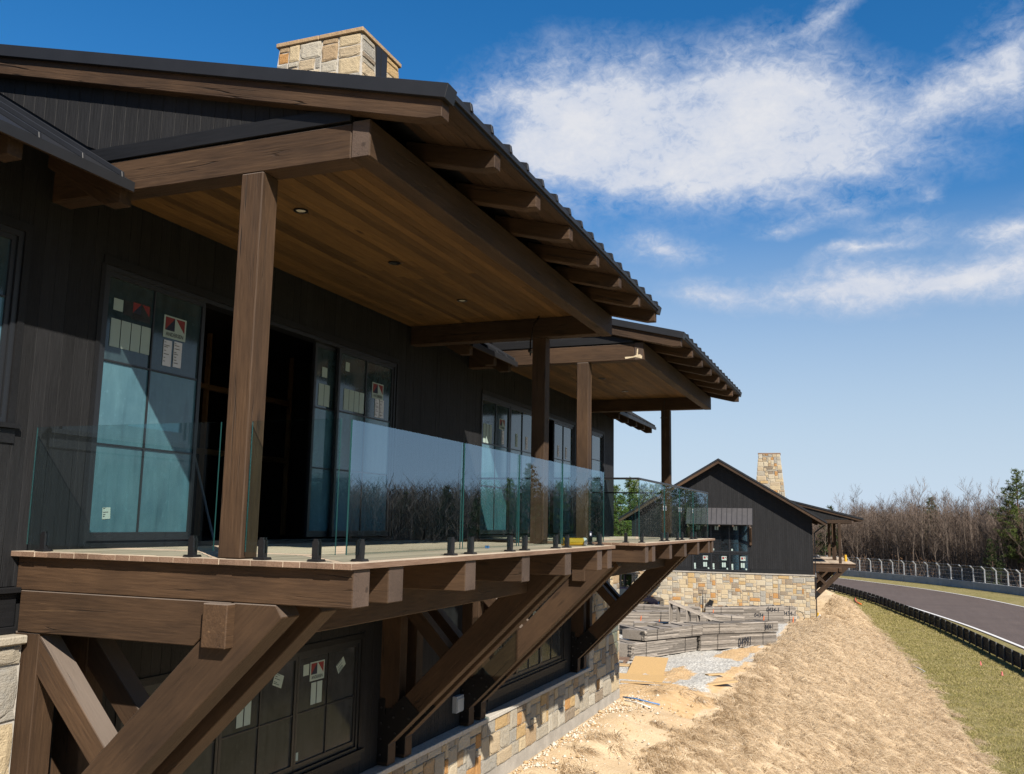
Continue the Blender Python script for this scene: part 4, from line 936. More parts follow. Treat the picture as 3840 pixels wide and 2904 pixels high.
def pine(seed, H=12., mat='needle', low=.12, wide=1.):
    r = random.Random(seed); T = MB(); C = MB()
    T.tube([(0,0,-.4),(r.uniform(-.1,.1),0,H*.4),(r.uniform(-.15,.15),r.uniform(-.1,.1),H*.98)], [.2*H/12,.14*H/12,.03], 7)
    nw = int(H*3.1)
    for k in range(nw):
        t = low+(1-low)*(k+r.random()*.6)/nw; z = H*t; R = H*.21*wide*(1-t)**.72*(.55+.6*min(1,(t-low)*4))+.3
        for j in range(r.randint(3, 5)):
            a = r.uniform(0, 6.283); L_ = R*r.uniform(.6, 1.15); d = Vector((math.cos(a), math.sin(a), r.uniform(.1,.5)))
            e = Vector((0,0,z))+d*L_; T.tube([(0,0,z), Vector((0,0,z))+d*L_*.5+Vector((0,0,-.04*L_)), e], [.03,.022,.012], 3, cap=False)
            for q in range(max(2, int(L_*3.2))):
                s = r.uniform(.3, 1.05); c = Vector((0,0,z))+d*L_*s+Vector((r.gauss(0,.12), r.gauss(0,.12), r.gauss(.04,.09)))
                for _ in range(10):
                    n = Vector((r.gauss(0,1), r.gauss(0,1), r.gauss(.45,.8))).normalized()*r.uniform(.22,.40); w = n.cross(Vector((r.gauss(0,1), r.gauss(0,1), r.gauss(0,1)))).normalized()*r.uniform(.035,.07)
                    C.add([c-w*.6, c+w*.6, c+n+w*.35, c+n-w*.35], [(0,1,2,3)])
    return T.mesh('trunk', ['pine_bark']), C.mesh('crown', [mat])
BT = [bare_tree(s, H, lw, dd) for s, H, lw, dd in ((1,15,.4,0), (2,16.5,.46,0), (3,14,.34,.12), (4,17,.42,0), (5,13,.3,.25), (6,15.5,.38,.05))]
PT = [pine(11,12,'needle',.1,.95), pine(12,13.5,'needle',.14,.85), pine(13,11,'needle',.06,1.1), pine(14,16,'needle_dark',.3,1.0), pine(15,9,'needle_dark',.05,1.0), pine(16,16,'needle_mid',.22,1.25)]
def place(name, meshes, x, y, s, rot, label, cat, group, z=None):
    z = float(ground_z(x, y)) if z is None else z
    e = empty(name, Mw=Matrix.Translation((x, y, z)) @ Matrix.Rotation(rot, 4, 'Z') @ Matrix.Diagonal((s,s,s,1))); tag(e, label, cat, group)
    for nm, me in zip(('trunk','crown'), meshes): link(bpy.data.objects.new(nm, me), e, WM[e.name])
    return e
r = random.Random(99); cnt = 0
def fence_dist(az):
    a = math.radians(az); dr = np.array([math.sin(a), math.cos(a)]); v = FW-np.array([CAM.x, CAM.y]); ang = np.degrees(np.arctan2(v[:,0], v[:,1])); o = np.argsort(ang)
    return float(np.interp(az, ang[o], np.hypot(v[:,0], v[:,1])[o]))
for row in range(6):
    az = -6.
    while az < 35:
        vis = az < 9.2; dist = (fence_dist(az) if az < 9 else 128+2*math.sin(az))+7+row*6.5+r.uniform(-2.5,2.5)
        step = (2.1+.35*row)/dist*57.3 if vis else (4.2 if row < 3 else 1e9)/dist*57.3
        if step > 50: break
        a = math.radians(az+r.uniform(-.35,.35)); x = CAM.x+dist*math.sin(a); y = CAM.y+dist*math.cos(a)
        k = r.randrange(6); s = r.uniform(.62, .85)
        if az < -1: s *= .84
        place('bare_tree', BT[k], x, y, s, r.uniform(0, 6.28), ['slim leafless grey tree in the winter wood beyond the debris fence','leafless tree with lingering tan leaves in the winter wood beyond the fence'][k in (2,4)], 'tree', ['bare trees of the wood','tan leaved trees of the wood'][k in (2,4)], -7.5+.02*max(0, dist-150)); az += step*r.uniform(.75,1.3)
def az_place(az, dist, k, s, label, grp, nm='pine_tree', z=-7.5):
    a = math.radians(az); place(nm, PT[k], CAM.x+dist*math.sin(a), CAM.y+dist*math.cos(a), s, r.uniform(0,6.28), label, 'tree', grp, z)
az_place(7.6, 139, 5, .98, 'tallest dark green pine at the right edge of the wood', None)
az_place(8.7, 141, 5, .92, 'second tall pine partly cut by the right edge of the picture', None)
az_place(6.2, 137, 4, .72, 'short yellowish green evergreen in front of the bare trees at right', None)
az_place(-2.2, 172, 4, 1.25, 'dark evergreen just right of the far porch posts', None)
az_place(3.3, 164, 3, .80, 'olive evergreen crown among the bare treetops left of the tall pine', None)
for az, ds, k, s in ((13,135,3,.9),(15.3,133,1,1.0),(17.2,131,3,1.0),(18.6,138,1,1.05),(20.5,133,4,1.2),(22.6,136,3,.8),(25.2,138,4,1.3),(30.2,132,3,.95)):
    az_place(az, ds, k, s, 'evergreen mirrored in the glass railing among bare trees', 'evergreens mirrored in the glass')
for i, (az, ds, k, s) in enumerate(((-16.4,96,0,.98),(-15.2,103,1,.95),(-14.5,92,2,.86),(-13.9,99,0,1.08),(-13.1,108,1,1.05),(-12.5,96,2,1.0),(-11.7,104,0,.98),(-11.0,98,1,.9),(-10.2,103,2,1.02),(-9.2,100,0,.9),(-17.5,104,1,1.0),(-8.2,108,1,.95),(-14.8,118,1,1.2),(-12.2,122,0,1.3),(-16.0,90,2,.7),(-15.5,112,0,1.1),(-14.2,88,2,.72),(-13.5,94,2,.85),(-12.9,90,2,.7),(-12.1,92,2,.8),(-11.4,92,2,.75),(-10.7,94,2,.8),(-13.6,116,1,1.25),(-11.2,114,1,1.1),(-10.2,110,0,1.1))):
    Hk = (12,13.5,11)[k]; s = min(s, (ds*math.tan(math.radians(2.45+.35*math.sin(i*2.4)))+6.9)/Hk)
    az_place(az, ds, k, s, 'bright green young pine between the lodge corner and the far gable', 'pines behind the far lodge', z=-6.6)
# undergrowth and far hills
def brush():
    m = MB(); q = random.Random(5); Z = Vector((0,0,1))
    def pos(az, d): a = math.radians(az); return Vector((CAM.x+d*math.sin(a), CAM.y+d*math.cos(a), -7.55+.02*max(0, d-150)))
    def fd(az): return fence_dist(az) if az < 9 else 128.
    def stroke(b, l, w, mi=0, tip=.25):
        n = Vector((q.gauss(0,1), q.gauss(0,1), 0)).normalized()*w; m.add([b-n, b+n, b+l+n*tip, b+l-n*tip], [(0,1,2,3)], mi)
    for i in range(9000):
        az = q.uniform(-6, 36); b = pos(az, fd(az)+q.uniform(5, 40)); h = q.uniform(.8, 4.2); l = Vector((q.uniform(-.5,.5), q.uniform(-.5,.5), 1))*h; stroke(b, l, .03+.008*h)
        if i % 2 == 0:
            for _ in range(4):
                c = b+l*q.uniform(.3,1)+Vector((q.uniform(-.5,.5), q.uniform(-.5,.5), 0)); s = q.uniform(.04,.10); m.add([c+Vector((-s,0,0)), c+Vector((0,0,-s)), c+Vector((s,0,0)), c+Vector((0,.1,s))], [(0,1,2,3)], 1)
    for i in range(11000):
        az = q.uniform(-6, 36) if i < 4200 else q.uniform(-5, 10) if i < 8200 else q.uniform(10, 36); b = pos(az, fd(az)+q.uniform(10, 62)); h = (q.uniform(7, 11.2) if 4200 <= i < 8200 else q.uniform(4.5, 10.2))*(.82 if az < -1 else 1); l = Vector((q.uniform(-.07,.07), q.uniform(-.07,.07), 1))*h; stroke(b, l, q.uniform(.04,.085), 2)
        for _ in range(24):
            t = q.uniform(.2, 1.); c = b+l*t; a = q.uniform(0, 6.283); stroke(c, Vector((math.cos(a), math.sin(a), q.uniform(.3,1.3)))*q.uniform(.8,2.2)*(1.2-.5*t), q.uniform(.016,.034))
    for i in range(3600):
        az = q.uniform(9.5, 36); b = pos(az, 130+q.uniform(3, 48)); h = q.uniform(8.5, 13.5); l = Vector((q.uniform(-.07,.07), q.uniform(-.07,.07), 1))*h; stroke(b, l, q.uniform(.05,.1), 2)
        for _ in range(26):
            t = q.uniform(.3, 1.); c = b+l*t; a = q.uniform(0, 6.283); stroke(c, Vector((math.cos(a), math.sin(a), q.uniform(.3,1.3)))*q.uniform(.8,2.4)*(1.2-.4*t), q.uniform(.03,.06))
    o = m.obj('undergrowth', ['twig','twig_leaf','bark']); tag(o, 'tangle of brown brush and saplings filling the wood between the trees', 'brush', kind='stuff')
brush()
def hills():
    xs = np.linspace(-900, 900, 90); m = MB(); v = []
    for j, (y, z) in enumerate(((700,-12),(800,2),(1000,6),(1400,8))):
        for x in xs: v.append((x, y, z+(0 if j == 0 else 2.5*math.sin(x*.011+j)+1.6*math.sin(x*.031+2*j)+.8*math.sin(x*.09))))
    n = len(xs); m.add(v, [(j*n+i, j*n+i+1, (j+1)*n+i+1, (j+1)*n+i) for j in range(3) for i in range(n-1)])
    k = NT('wooded_hill'); f = k.noise(k.coord('Object'), .06, 8, .7); MAT['hill'] = k.fin(k.mix(k.range(f, .3, .7), (.085,.068,.056), (.18,.145,.12)), 1., 0, .0)
    azs = np.linspace(-8, 44, 320); v = []
    for j, (d, h) in enumerate(((168,-8.6),(185,-4.6),(205,-.4),(240,1.3),(330,.2))):
        for a in azs: t = math.radians(a); v.append((CAM.x+d*math.sin(t), CAM.y+d*math.cos(t), (h if j else -9)+(0 if j == 0 else (1.3*math.sin(a*.55+.4*j)+.8*math.sin(a*1.7+j)+.6*math.sin(a*5.3+2*j)+.4*math.sin(a*13.+j))*min(1, j*.5)-(1.6 if a < -1.5 else 0)+((1.6+1.0*math.sin(a*9.1))*min(1, max(0, (a-10)/4)) if j > 1 else 0))))
    n = len(azs); m.add(v, [(j*n+i, j*n+i+1, (j+1)*n+i+1, (j+1)*n+i) for j in range(4) for i in range(n-1)])
    o = m.obj('hills', 'hill', smooth=True); tag(o, kind='structure')
hills()

# ------------------------------------------------------------------ straw coloured bank grass
def scatter(o, tc):
    g = bpy.data.node_groups.new('tuft_scatter', 'GeometryNodeTree'); g.interface.new_socket('Geometry', in_out='INPUT', socket_type='NodeSocketGeometry'); g.interface.new_socket('Geometry', in_out='OUTPUT', socket_type='NodeSocketGeometry')
    N = g.nodes.new; L = g.links.new; gi = N('NodeGroupInput'); go = N('NodeGroupOutput'); ip = N('GeometryNodeInstanceOnPoints'); ci = N('GeometryNodeCollectionInfo')
    ci.inputs['Collection'].default_value = tc; ci.inputs['Separate Children'].default_value = True; ci.inputs['Reset Children'].default_value = True
    def attr(nm, ty): n = N('GeometryNodeInputNamedAttribute'); n.data_type = ty; n.inputs['Name'].default_value = nm; return n.outputs[0]
    L(gi.outputs[0], ip.inputs['Points']); L(ci.outputs[0], ip.inputs['Instance']); ip.inputs['Pick Instance'].default_value = True
    L(attr('idx','INT'), ip.inputs['Instance Index']); e2r = N('FunctionNodeEulerToRotation'); L(attr('rot','FLOAT_VECTOR'), e2r.inputs[0]); L(e2r.outputs[0], ip.inputs['Rotation']); L(attr('scl','FLOAT'), ip.inputs['Scale']); L(ip.outputs[0], go.inputs[0])
    md = o.modifiers.new('scatter', 'NODES'); md.node_group = g
def turf_blades():
    n = NT('turf_blades'); at = n.N('ShaderNodeAttribute'); at.attribute_name = 'tone'
    n.fin(n.ramp(at.outputs['Fac'], [(0, (.17,.165,.04)), (.45, (.33,.285,.10)), (1, (.62,.50,.29))]), .8, 0, .1); MAT['turf_blade'] = n.m
    tc = bpy.data.collections.new('turf_tufts')
    for k in range(4):
        q = random.Random(170+k); m = MB(); tone = []
        for b in range(46):
            x, y = q.gauss(0,.16), q.gauss(0,.16); h = q.uniform(.03,.085); l = Vector((q.gauss(0,.035), q.gauss(0,.035), h)); w = q.uniform(.004,.009); t = q.uniform(0, 6.283); d = Vector((math.cos(t), math.sin(t), 0))*w; p = Vector((x,y,-.005))
            m.add([p-d, p+d, p+l], [(0,1,2)]); tone += [min(1, max(0, q.gauss(.42+.12*(k-1.5),.25)))]*3
        me = m.mesh('turf_tuft', ['turf_blade']); a = me.attributes.new('tone', 'FLOAT', 'POINT'); a.data.foreach_set('value', tone); tc.objects.link(bpy.data.objects.new('turf_tuft', me))
    q = np.random.default_rng(8); pts = []; rot = []; scl = []; idx = []
    for ya, yb, dn, sc in ((22,45,16,1.), (45,70,11,1.25), (70,112,6,1.6)):
        N = int((yb-ya)*9*dn); y = q.uniform(ya, yb, N); e = STRAW_E(y); gx = np.interp(y, GR[:,1], GR[:,0]); u = q.random(N); x = e-.1+u*(gx+.8-e)
        k = q.random(N) < (gx+.9-e)/9
        for i in np.nonzero(k)[0]: pts.append((x[i], y[i], float(ground_z(x[i], y[i])))); rot.append((0,0,q.uniform(0,6.28))); scl.append(sc*q.uniform(.7,1.4)); idx.append(int(q.integers(0,4)))
    m = bpy.data.meshes.new('turf_grass'); m.from_pydata(pts, [], [])
    for nm, ty, v in (('rot','FLOAT_VECTOR',np.array(rot,np.float32).ravel()), ('scl','FLOAT',scl), ('idx','INT',idx)):
        a = m.attributes.new(nm, ty, 'POINT'); a.data.foreach_set('vector' if ty == 'FLOAT_VECTOR' else 'value', v)
    o = link(bpy.data.objects.new('turf_grass', m)); tag(o, 'short yellow green turf between the straw bank and the guard rail', 'grass', kind='stuff'); scatter(o, tc)
def straw():
    n = NT('dormant_fescue'); f = n.rand(); p = n.noise(n.coord('Object'), 3., 2, .5)
    at = n.N('ShaderNodeAttribute'); at.attribute_name = 'tone'
    c = n.ramp(at.outputs['Fac'], [(0, (.32,.20,.10)), (.25, (.60,.44,.265)), (.7, (.92,.725,.49)), (1, (1.10,.93,.69))])
    n.fin(c, .75, 0, .15); t = n.N('ShaderNodeBsdfTranslucent'); n.L(n.col, t.inputs[0]); mx = n.N('ShaderNodeMixShader'); mx.inputs[0].default_value = .35
    n.L(n.b.outputs[0], mx.inputs[1]); n.L(t.outputs[0], mx.inputs[2]); n.L(mx.outputs[0], n.out.inputs[0]); MAT['straw'] = n.m
    tc = bpy.data.collections.new('tufts')
    for k in range(7):
        q = random.Random(70+k); m = MB(); tone = []
        for b in range(72):
            a = q.uniform(0, 6.283); rr = .13*math.sqrt(q.random()); p = Vector((rr*math.cos(a), rr*math.sin(a), -.02)); L_ = q.uniform(.38,.85)
            d = Vector((math.cos(a)*.5+q.uniform(.1,.9), math.sin(a)*.75+q.uniform(-.3,.3), q.uniform(.35,1.0))).normalized(); sd = Vector((-d.y, d.x, 0)); sd = sd.normalized() if sd.length > .01 else Vector((0,1,0))
            w = q.uniform(.004,.0085); vs = []; ns = 4; tn = min(1, max(0, q.gauss(.6,.32)-(.45 if q.random() < .18 else 0)-(.38 if k > 4 else 0)))
            for s in range(ns+1):
                ww = w*(1-.8*s/ns); vs += [p-sd*ww, p+sd*ww]
                d = (d+Vector((.26,0,-.62 if p.z > .05 else .06))).normalized(); p = p+d*(L_/ns); p.z = max(p.z, .012+.012*q.random()); sd = (sd+Vector((0,0,q.uniform(-.3,.3)))).normalized()
            m.add(vs, [(2*s, 2*s+1, 2*s+3, 2*s+2) for s in range(ns)]); tone += [tn]*len(vs)
        me = m.mesh('tuft', ['straw']); at = me.attributes.new('tone', 'FLOAT', 'POINT'); at.data.foreach_set('value', tone)
        tc.objects.link(bpy.data.objects.new('tuft', me))
    pts = []; rot = []; scl = []; idx = []; q = np.random.default_rng(3)
    left_of = lambda y: lerp(y, [8,12,15,17.5,19.5,23,24.5,32,37,43,58,66,90], [-1.9,-1.55,-1.3,-1.2,-.7,-.75,-.95,-1.0,-1.1,-.95,-1.55,-.2,-.2])
    def batch(ya, yb, dens, sc):
        w = 12.; N = int((yb-ya)*w*dens); x = q.uniform(-4, 8, N); y = q.uniform(ya, yb, N)
        nz = np.sin(x*1.3+2*np.sin(y*.7))*np.sin(y*1.1+1.5*np.sin(x*.9))
        edge = STRAW_E(y)+.25*np.sin(y*2.3)+.15*np.sin(y*5.1)
        left = lerp(y, [8,12,15,17.5,19.5,23,24.5,32,37,43,58,66,90], [-1.9,-1.55,-1.3,-1.2,-.7,-.75,-.95,-1.0,-1.1,-.95,-1.55,-.2,-.2])
        keep = (x < edge) & (x > left-.25*nz) & (q.random(N) < .92)
        sparse = (x > -2.75) & (x <= left) & (y < 23) & (q.random(N) < .16) & (nz > .15)
        keep |= sparse
        x, y, nz = x[keep], y[keep], nz[keep]; z = ground_z(x, y)
        e = .3; gx = (ground_z(x+e, y)-ground_z(x-e, y))/(2*e)
        for i in range(len(x)):
            pts.append((x[i], y[i], z[i]-.01)); ang = -.55+.6*math.sin(x[i]*.8+1.5*math.sin(y[i]*.35))*math.sin(y[i]*.5+x[i]*.3)+q.normal(0,.42)
            rot.append((0, -math.atan(gx[i])*.9*1.0, ang)); scl.append(sc*q.choice([.75,.9,1.0,1.1,1.25])*q.uniform(.85,1.15)); idx.append(int(q.integers(5,7)) if q.random() < (.55 if x[i] < left_of(y[i])+.9 and y[i] < 30 else .045) else int(q.integers(0,5)))
    batch(9.5,26,26,.64); batch(26,42,19,.70); batch(42,62,12,.82); batch(62,104,6,1.05)
    m = bpy.data.meshes.new('bank_grass'); m.from_pydata(pts, [], [])
    for nm, ty, v in (('rot','FLOAT_VECTOR',np.array(rot,np.float32).ravel()), ('scl','FLOAT',scl), ('idx','INT',idx)):
        a = m.attributes.new(nm, ty, 'POINT'); a.data.foreach_set('vector' if ty == 'FLOAT_VECTOR' else 'value', v)
    o = link(bpy.data.objects.new('bank_grass', m)); tag(o, 'long straw coloured dormant grass lying over on the bank', 'grass', kind='stuff')
    scatter(o, tc)
straw(); turf_blades()

def rubble():
    m = MB(); q = random.Random(17)
    for i in range(2600):
        if i < 1700: y = q.uniform(9.5, 21); x = -3.13+abs(q.gauss(0,.42))+.02
        else: x = q.uniform(-3.1, .4); y = q.uniform(9.5, 24)
        s = q.uniform(.012,.035)*(2.2 if q.random() < .06 else 1); z = float(ground_z(x, y))+s*.2
        P = [(x+s*a*q.uniform(.7,1.2), y+s*b*q.uniform(.7,1.2), z+s*c*q.uniform(.5,.9)) for a, b, c in ((1,0,0),(0,1,0),(-1,0,0),(0,-1,0),(0,0,1),(0,0,-1))]
        m.add(P, [(0,1,4),(1,2,4),(2,3,4),(3,0,4),(1,0,5),(2,1,5),(3,2,5),(0,3,5)], 0 if q.random() < .6 else 1)
    MAT['pebble'] = simple('pebble', (.62,.55,.45), .9, 0, .1); MAT['clod'] = simple('soil_clod', (.50,.35,.20), .95, 0, .1)
    tag(m.obj('rubble', ['pebble','clod']), 'small stones and clods strewn along the foot of the stone base', 'rubble', kind='stuff')
rubble()

# ------------------------------------------------------------------ lumber and site clutter
GRP = 'strapped bundles of grey lumber in the gravel yard'
def bundle(label, poly, z0, z1, layers, mark=None, depth=.9, seed=0, hang=0.):
    """layers of boards following a bent front line; poly = plan points, front faces the camera side"""
    q = random.Random(seed); cx = sum(p[0] for p in poly)/len(poly); cy = sum(p[1] for p in poly)/len(poly)
    e = empty('truss_bundle', (cx, cy, min(z0) if hasattr(z0, '__len__') else z0)); tag(e, label, 'lumber', GRP)
    zA = z0 if hasattr(z0, '__len__') else [z0]*len(poly); zB = z1 if hasattr(z1, '__len__') else [z1]*len(poly)
    for s in range(len(poly)-1):
        a, b = Vector(poly[s]), Vector(poly[s+1]); d2 = (b-a).normalized(); nn = Vector((-d2.y, d2.x)); nn = nn if nn.y > 0 else -nn
        for k in range(layers):
            t0, t1 = k/layers, (k+1)/layers
            cuts = [0, 1] if (b-a).length < 2 else [0, q.uniform(.3,.7), 1]
            for c0, c1 in zip(cuts[:-1], cuts[1:]):
                p = a.lerp(b, c0); w = a.lerp(b, c1); off = q.uniform(-.022,.02)
                za = lambda t, c: (zA[s]+(zA[s+1]-zA[s])*c)*(1-t)+(zB[s]+(zB[s+1]-zB[s])*c)*t
                h = (za(t1, .5)-za(t0, .5))-.004; e0 = q.uniform(-.02,.04) if c0 == 0 else .003; e1 = q.uniform(-.04,.05) if c1 == 1 else -.003
                pa = p+d2*e0+nn*(.06+off); pb = w+d2*e1+nn*(.06+off); zm0 = za((t0+t1)/2, c0); zm1 = za((t0+t1)/2, c1)
                timber('board', e, (pa.x,pa.y,zm0), (pb.x,pb.y,zm1), .12, max(.02, h), ('grey_lumber',), .003)
        # rear chords and webs keep the bundle solid
        for t in (.0,):
            m = MB(); dd = .22 if (len(poly) == 3 and s == 0 and poly[1][1] < poly[0][1]) else depth; i0 = a+nn*.13+d2*.05; i1 = b+nn*.13-d2*(.05 if dd > .3 else .35); j0 = i0+nn*dd; j1 = i1+nn*dd
            m.add([(i0.x,i0.y,zA[s]),(i1.x,i1.y,zA[s+1]),(j1.x,j1.y,zA[s+1]),(j0.x,j0.y,zA[s]),(i0.x,i0.y,zB[s]-.012),(i1.x,i1.y,zB[s+1]-.012),(j1.x,j1.y,zB[s+1]-.012),(j0.x,j0.y,zB[s]-.012)], [(0,3,2,1),(4,5,6,7),(0,1,5,4),(1,2,6,5),(2,3,7,6),(3,0,4,7)]); m.obj('inner_boards', 'grey_lumber', e)
            for k in range(5 if dd > .3 else 0):
                c = (k+.5)/5; pa = i0.lerp(i1, c); pb = j0.lerp(j1, c)+d2*q.uniform(-.6,.6); zz = zB[s]+(zB[s+1]-zB[s])*c+.012; timber('web', e, (pa.x,pa.y,zz), (pb.x,pb.y,zz), .09, .03, ('grey_lumber',), .003)
        for c in ((.2,.8) if (b-a).length > 2.4 else (.5,)):
            p = a.lerp(b, c)-nn*.026; zb0 = zA[s]+(zA[s+1]-zA[s])*c; zt0 = zB[s]+(zB[s+1]-zB[s])*c; timber('strap', e, (p.x,p.y,zb0-.01), (p.x+d2.x*.03,p.y+d2.y*.03,zt0+.012), .025, .004, ('black',), 0, up=(d2.y,-d2.x,0))
    if mark:
        for txt, s, c, zf, size, mt in mark:
            a, b = Vector(poly[s]), Vector(poly[s+1]); d2 = (b-a).normalized(); nn = Vector((-d2.y, d2.x)); nn = nn if nn.y > 0 else -nn
            p = a.lerp(b, c)-nn*.03; z = (zA[s]+(zA[s+1]-zA[s])*c)*(1-zf)+(zB[s]+(zB[s+1]-zB[s])*c)*zf
            me = text_mesh(txt, size, mt, 'marking', .12); Mw = Matrix(((d2.x,0,-nn.x,p.x),(d2.y,0,-nn.y,p.y),(0,1,0,z),(0,0,0,1))) @ Matrix.Diagonal((1.1,1.35,1,1)); link(bpy.data.objects.new('marking', me), e, Mw)
    return e
bundle('lower left lumber bundle, bent in the middle, nearest the lodge corner', [(-6.9,31.6),(-5.2,29.4),(-3.7,35.0)], [-4.86,-4.84,-5.06], [-4.26,-4.25,-4.46], 11, seed=1)
bundle('lower right lumber bundle marked 04991 in black', [(-3.55,35.2),(-.92,41.0)], [-5.09,-5.30], [-4.42,-4.74], 12, [('04991', 0, .55, .36, .42, 'ink')], seed=2)
bundle('upper left lumber bundle lying on the bent one', [(-6.6,32.4),(-4.95,30.5),(-3.5,35.3)], [-4.24,-4.235,-4.44], [-3.86,-3.86,-3.97], 8, seed=3)
bundle('upper right lumber bundle marked 0434-1, resting on the 04991 bundle', [(-3.5,35.35),(-.82,41.1)], [-4.40,-4.715], [-3.97,-4.25], 9, [('0434-1', 0, .86, .5, .24, 'ink')], seed=4)
bundle('middle lumber bundle under the upright trusses', [(-7.2,38.0),(-2.3,39.6)], -5.25, -4.36, 12, seed=5, depth=.7)
bundle('back left lumber bundle with orange marks behind the brace', [(-11.4,46.5),(-7.0,47.4),(-3.4,49)], -5.65, [-4.78,-4.62,-4.85], 15, [('I', 0, .55, .6, .3, 'orange'), ('I', 0, .78, .4, .3, 'orange')], seed=6)
bundle('back right long lumber bundle marked 0434-1 by the stone base', [(-6.9,56.6),(-1.95,57.6)], -6.05, [-5.12,-4.86], 15, [('0434-1', 0, .86, .82, .27, 'ink'), ('0434', 0, .68, .5, .27, 'ink'), ('I', 0, .74, .3, .36, 'orange'), ('I', 0, .1, .7, .3, 'orange')], seed=7)
bundle('short lumber bundle at the far right end of the yard marked 0434-1', [(-2.15,58.5),(-1.3,58.9)], -6.05, -4.99, 15, [('0434-1', 0, .5, .6, .30, 'ink'), ('I', 0, .75, .2, .4, 'orange')], seed=8, depth=.6)
bundle('low lumber bundle in front of the pickup truck', [(-12.4,58.3),(-7.6,58.5)], -6.1, -5.32, 10, seed=9)
ut = empty('upright_trusses', (-4.3, 38.4, -4.33)); tag(ut, 'bundle of wedge shaped trusses standing upright on the lumber', 'lumber')
for k in range(7):
    y = 38.1+k*.048+.0; d = Vector((.97,.24,0)); o = Vector((-5.55+k*.012, y, -4.325)); L_ = 2.35
    T = lambda t, z: o+d*(t*L_)+Vector((0,0,z)); hh = lambda t: 1.06*(1-t)+.14*t
    timber('chord', ut, T(0,.045), T(1.0,.045), .038, .09, ('grey_lumber',), .003); timber('chord', ut, T(0,hh(0)-.045), T(1.02,hh(1.02)-.03), .038, .09, ('grey_lumber',), .003)
    for t in (.02,.17,.36,.56,.76): timber('web', ut, T(t,.09), T(t,hh(t)-.09), .038, .085, ('grey_lumber',), .003)
def slab(name, label, cat, cx, cy, w, l, t, rot, mat, tilt=0., grp=None, dz=0.):
    z = float(ground_z(cx, cy))+.015+t/2+dz; m = MB(); m.box(-w/2,w/2,-l/2,l/2,-t/2,t/2)
    e = link(bpy.data.objects.new(name, cbox_mesh(l, w, t, (mat,), .003)), None, Matrix.Translation((cx,cy,z)) @ Matrix.Rotation(rot, 4, 'Z') @ Matrix.Rotation(tilt, 4, 'Y')); return tag(e, label, cat, grp)
slab('board_sheet', 'pale tan sheathing sheet lying on the gravel', 'sheet', -4.0, 27.0, 1.22, 3.0, .03, math.radians(98), 'clay_wood', -.06, dz=.10)
slab('board_sheet', 'weathered sheet half under the tan sheathing', 'sheet', -3.75, 24.4, 1.15, 1.7, .03, math.radians(5), 'clay_wood', .0)
slab('loose_plank', 'wide pale plank close to the lodge corner', 'plank', -5.0, 27.6, .45, 1.0, .04, math.radians(8), 'fresh_lumber')
slab('loose_plank', 'long plank at the edge of the gravel and straw', 'plank', -1.28, 24.9, .24, 1.75, .05, math.radians(58), 'fresh_lumber', dz=.06)
slab('loose_plank', 'short plank lying on the gravel behind the long one', 'plank', -1.65, 26.9, .22, .7, .04, math.radians(45), 'fresh_lumber')
slab('loose_plank', 'thin plank on the orange clay', 'plank', -3.2, 23.2, .2, 1.6, .04, math.radians(10), 'fresh_lumber')
# pallet by the lodge corner
pa = empty('wood_pallet', (-5.55, 28.3, -4.8)); tag(pa, 'small red brown pallet beside the lumber by the lodge corner', 'pallet')
for k in range(5): timber('slat', pa, (-6.0,27.9+k*.18,-4.66), (-5.1,28.05+k*.18,-4.66), .11, .022, ('deck_edge',), .003)
for k in range(3): timber('bearer', pa, (-5.95+k*.42,27.85,-4.72), (-5.98+k*.42,28.75,-4.72), .05, .09, ('deck_edge',), .003)
def tube_thing(name, label, cat, pts, rad, mat, n=6):
    m = MB(); m.tube(pts, rad, n); return tag(m.obj(name, mat, smooth=True), label, cat)
gz = lambda x, y, h=0.: (x, y, float(ground_z(x, y))+h)
tube_thing('hose', 'blue hose lying on the clay at the lodge corner', 'hose', [gz(-3.1,19.9,.03),gz(-2.7,19.75,.04),gz(-2.3,19.5,.03),gz(-2.0,19.6,.03)], .02, 'blue')
tube_thing('hose', 'white hose crossing the bare soil', 'hose', [gz(-2.9,19.3,.03),gz(-2.5,19.1,.04),gz(-2.1,18.9,.03)], .016, 'white')
tube_thing('drain_pipe', 'orange plastic pipe curled on the turf beside the far lodge', 'pipe', [gz(1.7,104,.1),gz(1.75,100,.15),gz(1.95,97.5,.12),gz(2.35,95.5,.1)], .09, 'orange')
tube_thing('drain_pipe', 'thin white pipe loop sticking out of the straw edge', 'pipe', [gz(5.35,51.6,.12),gz(5.6,50.5,.3),gz(5.95,49.6,.22),gz(5.75,49.9,.1)], .022, 'white')
def cone(x, y, label):
    m = MB(); z = -7.49; m.tube([(x,y,z),(x,y,z+.02)], .08, 8); m.tube([(x,y,z+.02),(x,y,z+.24)], [.055,.015], 10); tag(m.obj('marker_cone', 'pink'), label, 'cone')
cone(9.2, 55.3, 'small pink marker cone on the turf, farther of the two'); cone(9.87, 51.6, 'small pink marker cone on the turf, nearer of the two')
# black pipe and box against far stone base
m = MB(); m.box(-.16,.16,-.12,.12,0,.95); o = m.obj('black_duct', 'black', None, Matrix.Translation((-7.95,64.0,-6.1)) @ Matrix.Rotation(.33, 4, 'Y')); tag(o, 'black box leaning on the far stone base behind the lumber', 'box')
tube_thing('steel_rod', 'thin dark rod standing beside the leaning black box', 'rod', [(-8.35,64,-6.2),(-8.33,64,-4.5)], .022, 'black'); tube_thing('steel_rod', 'second thin rod just right of the first beside the black box', 'rod', [(-8.12,64,-6.2),(-8.1,64,-4.7)], .018, 'black')
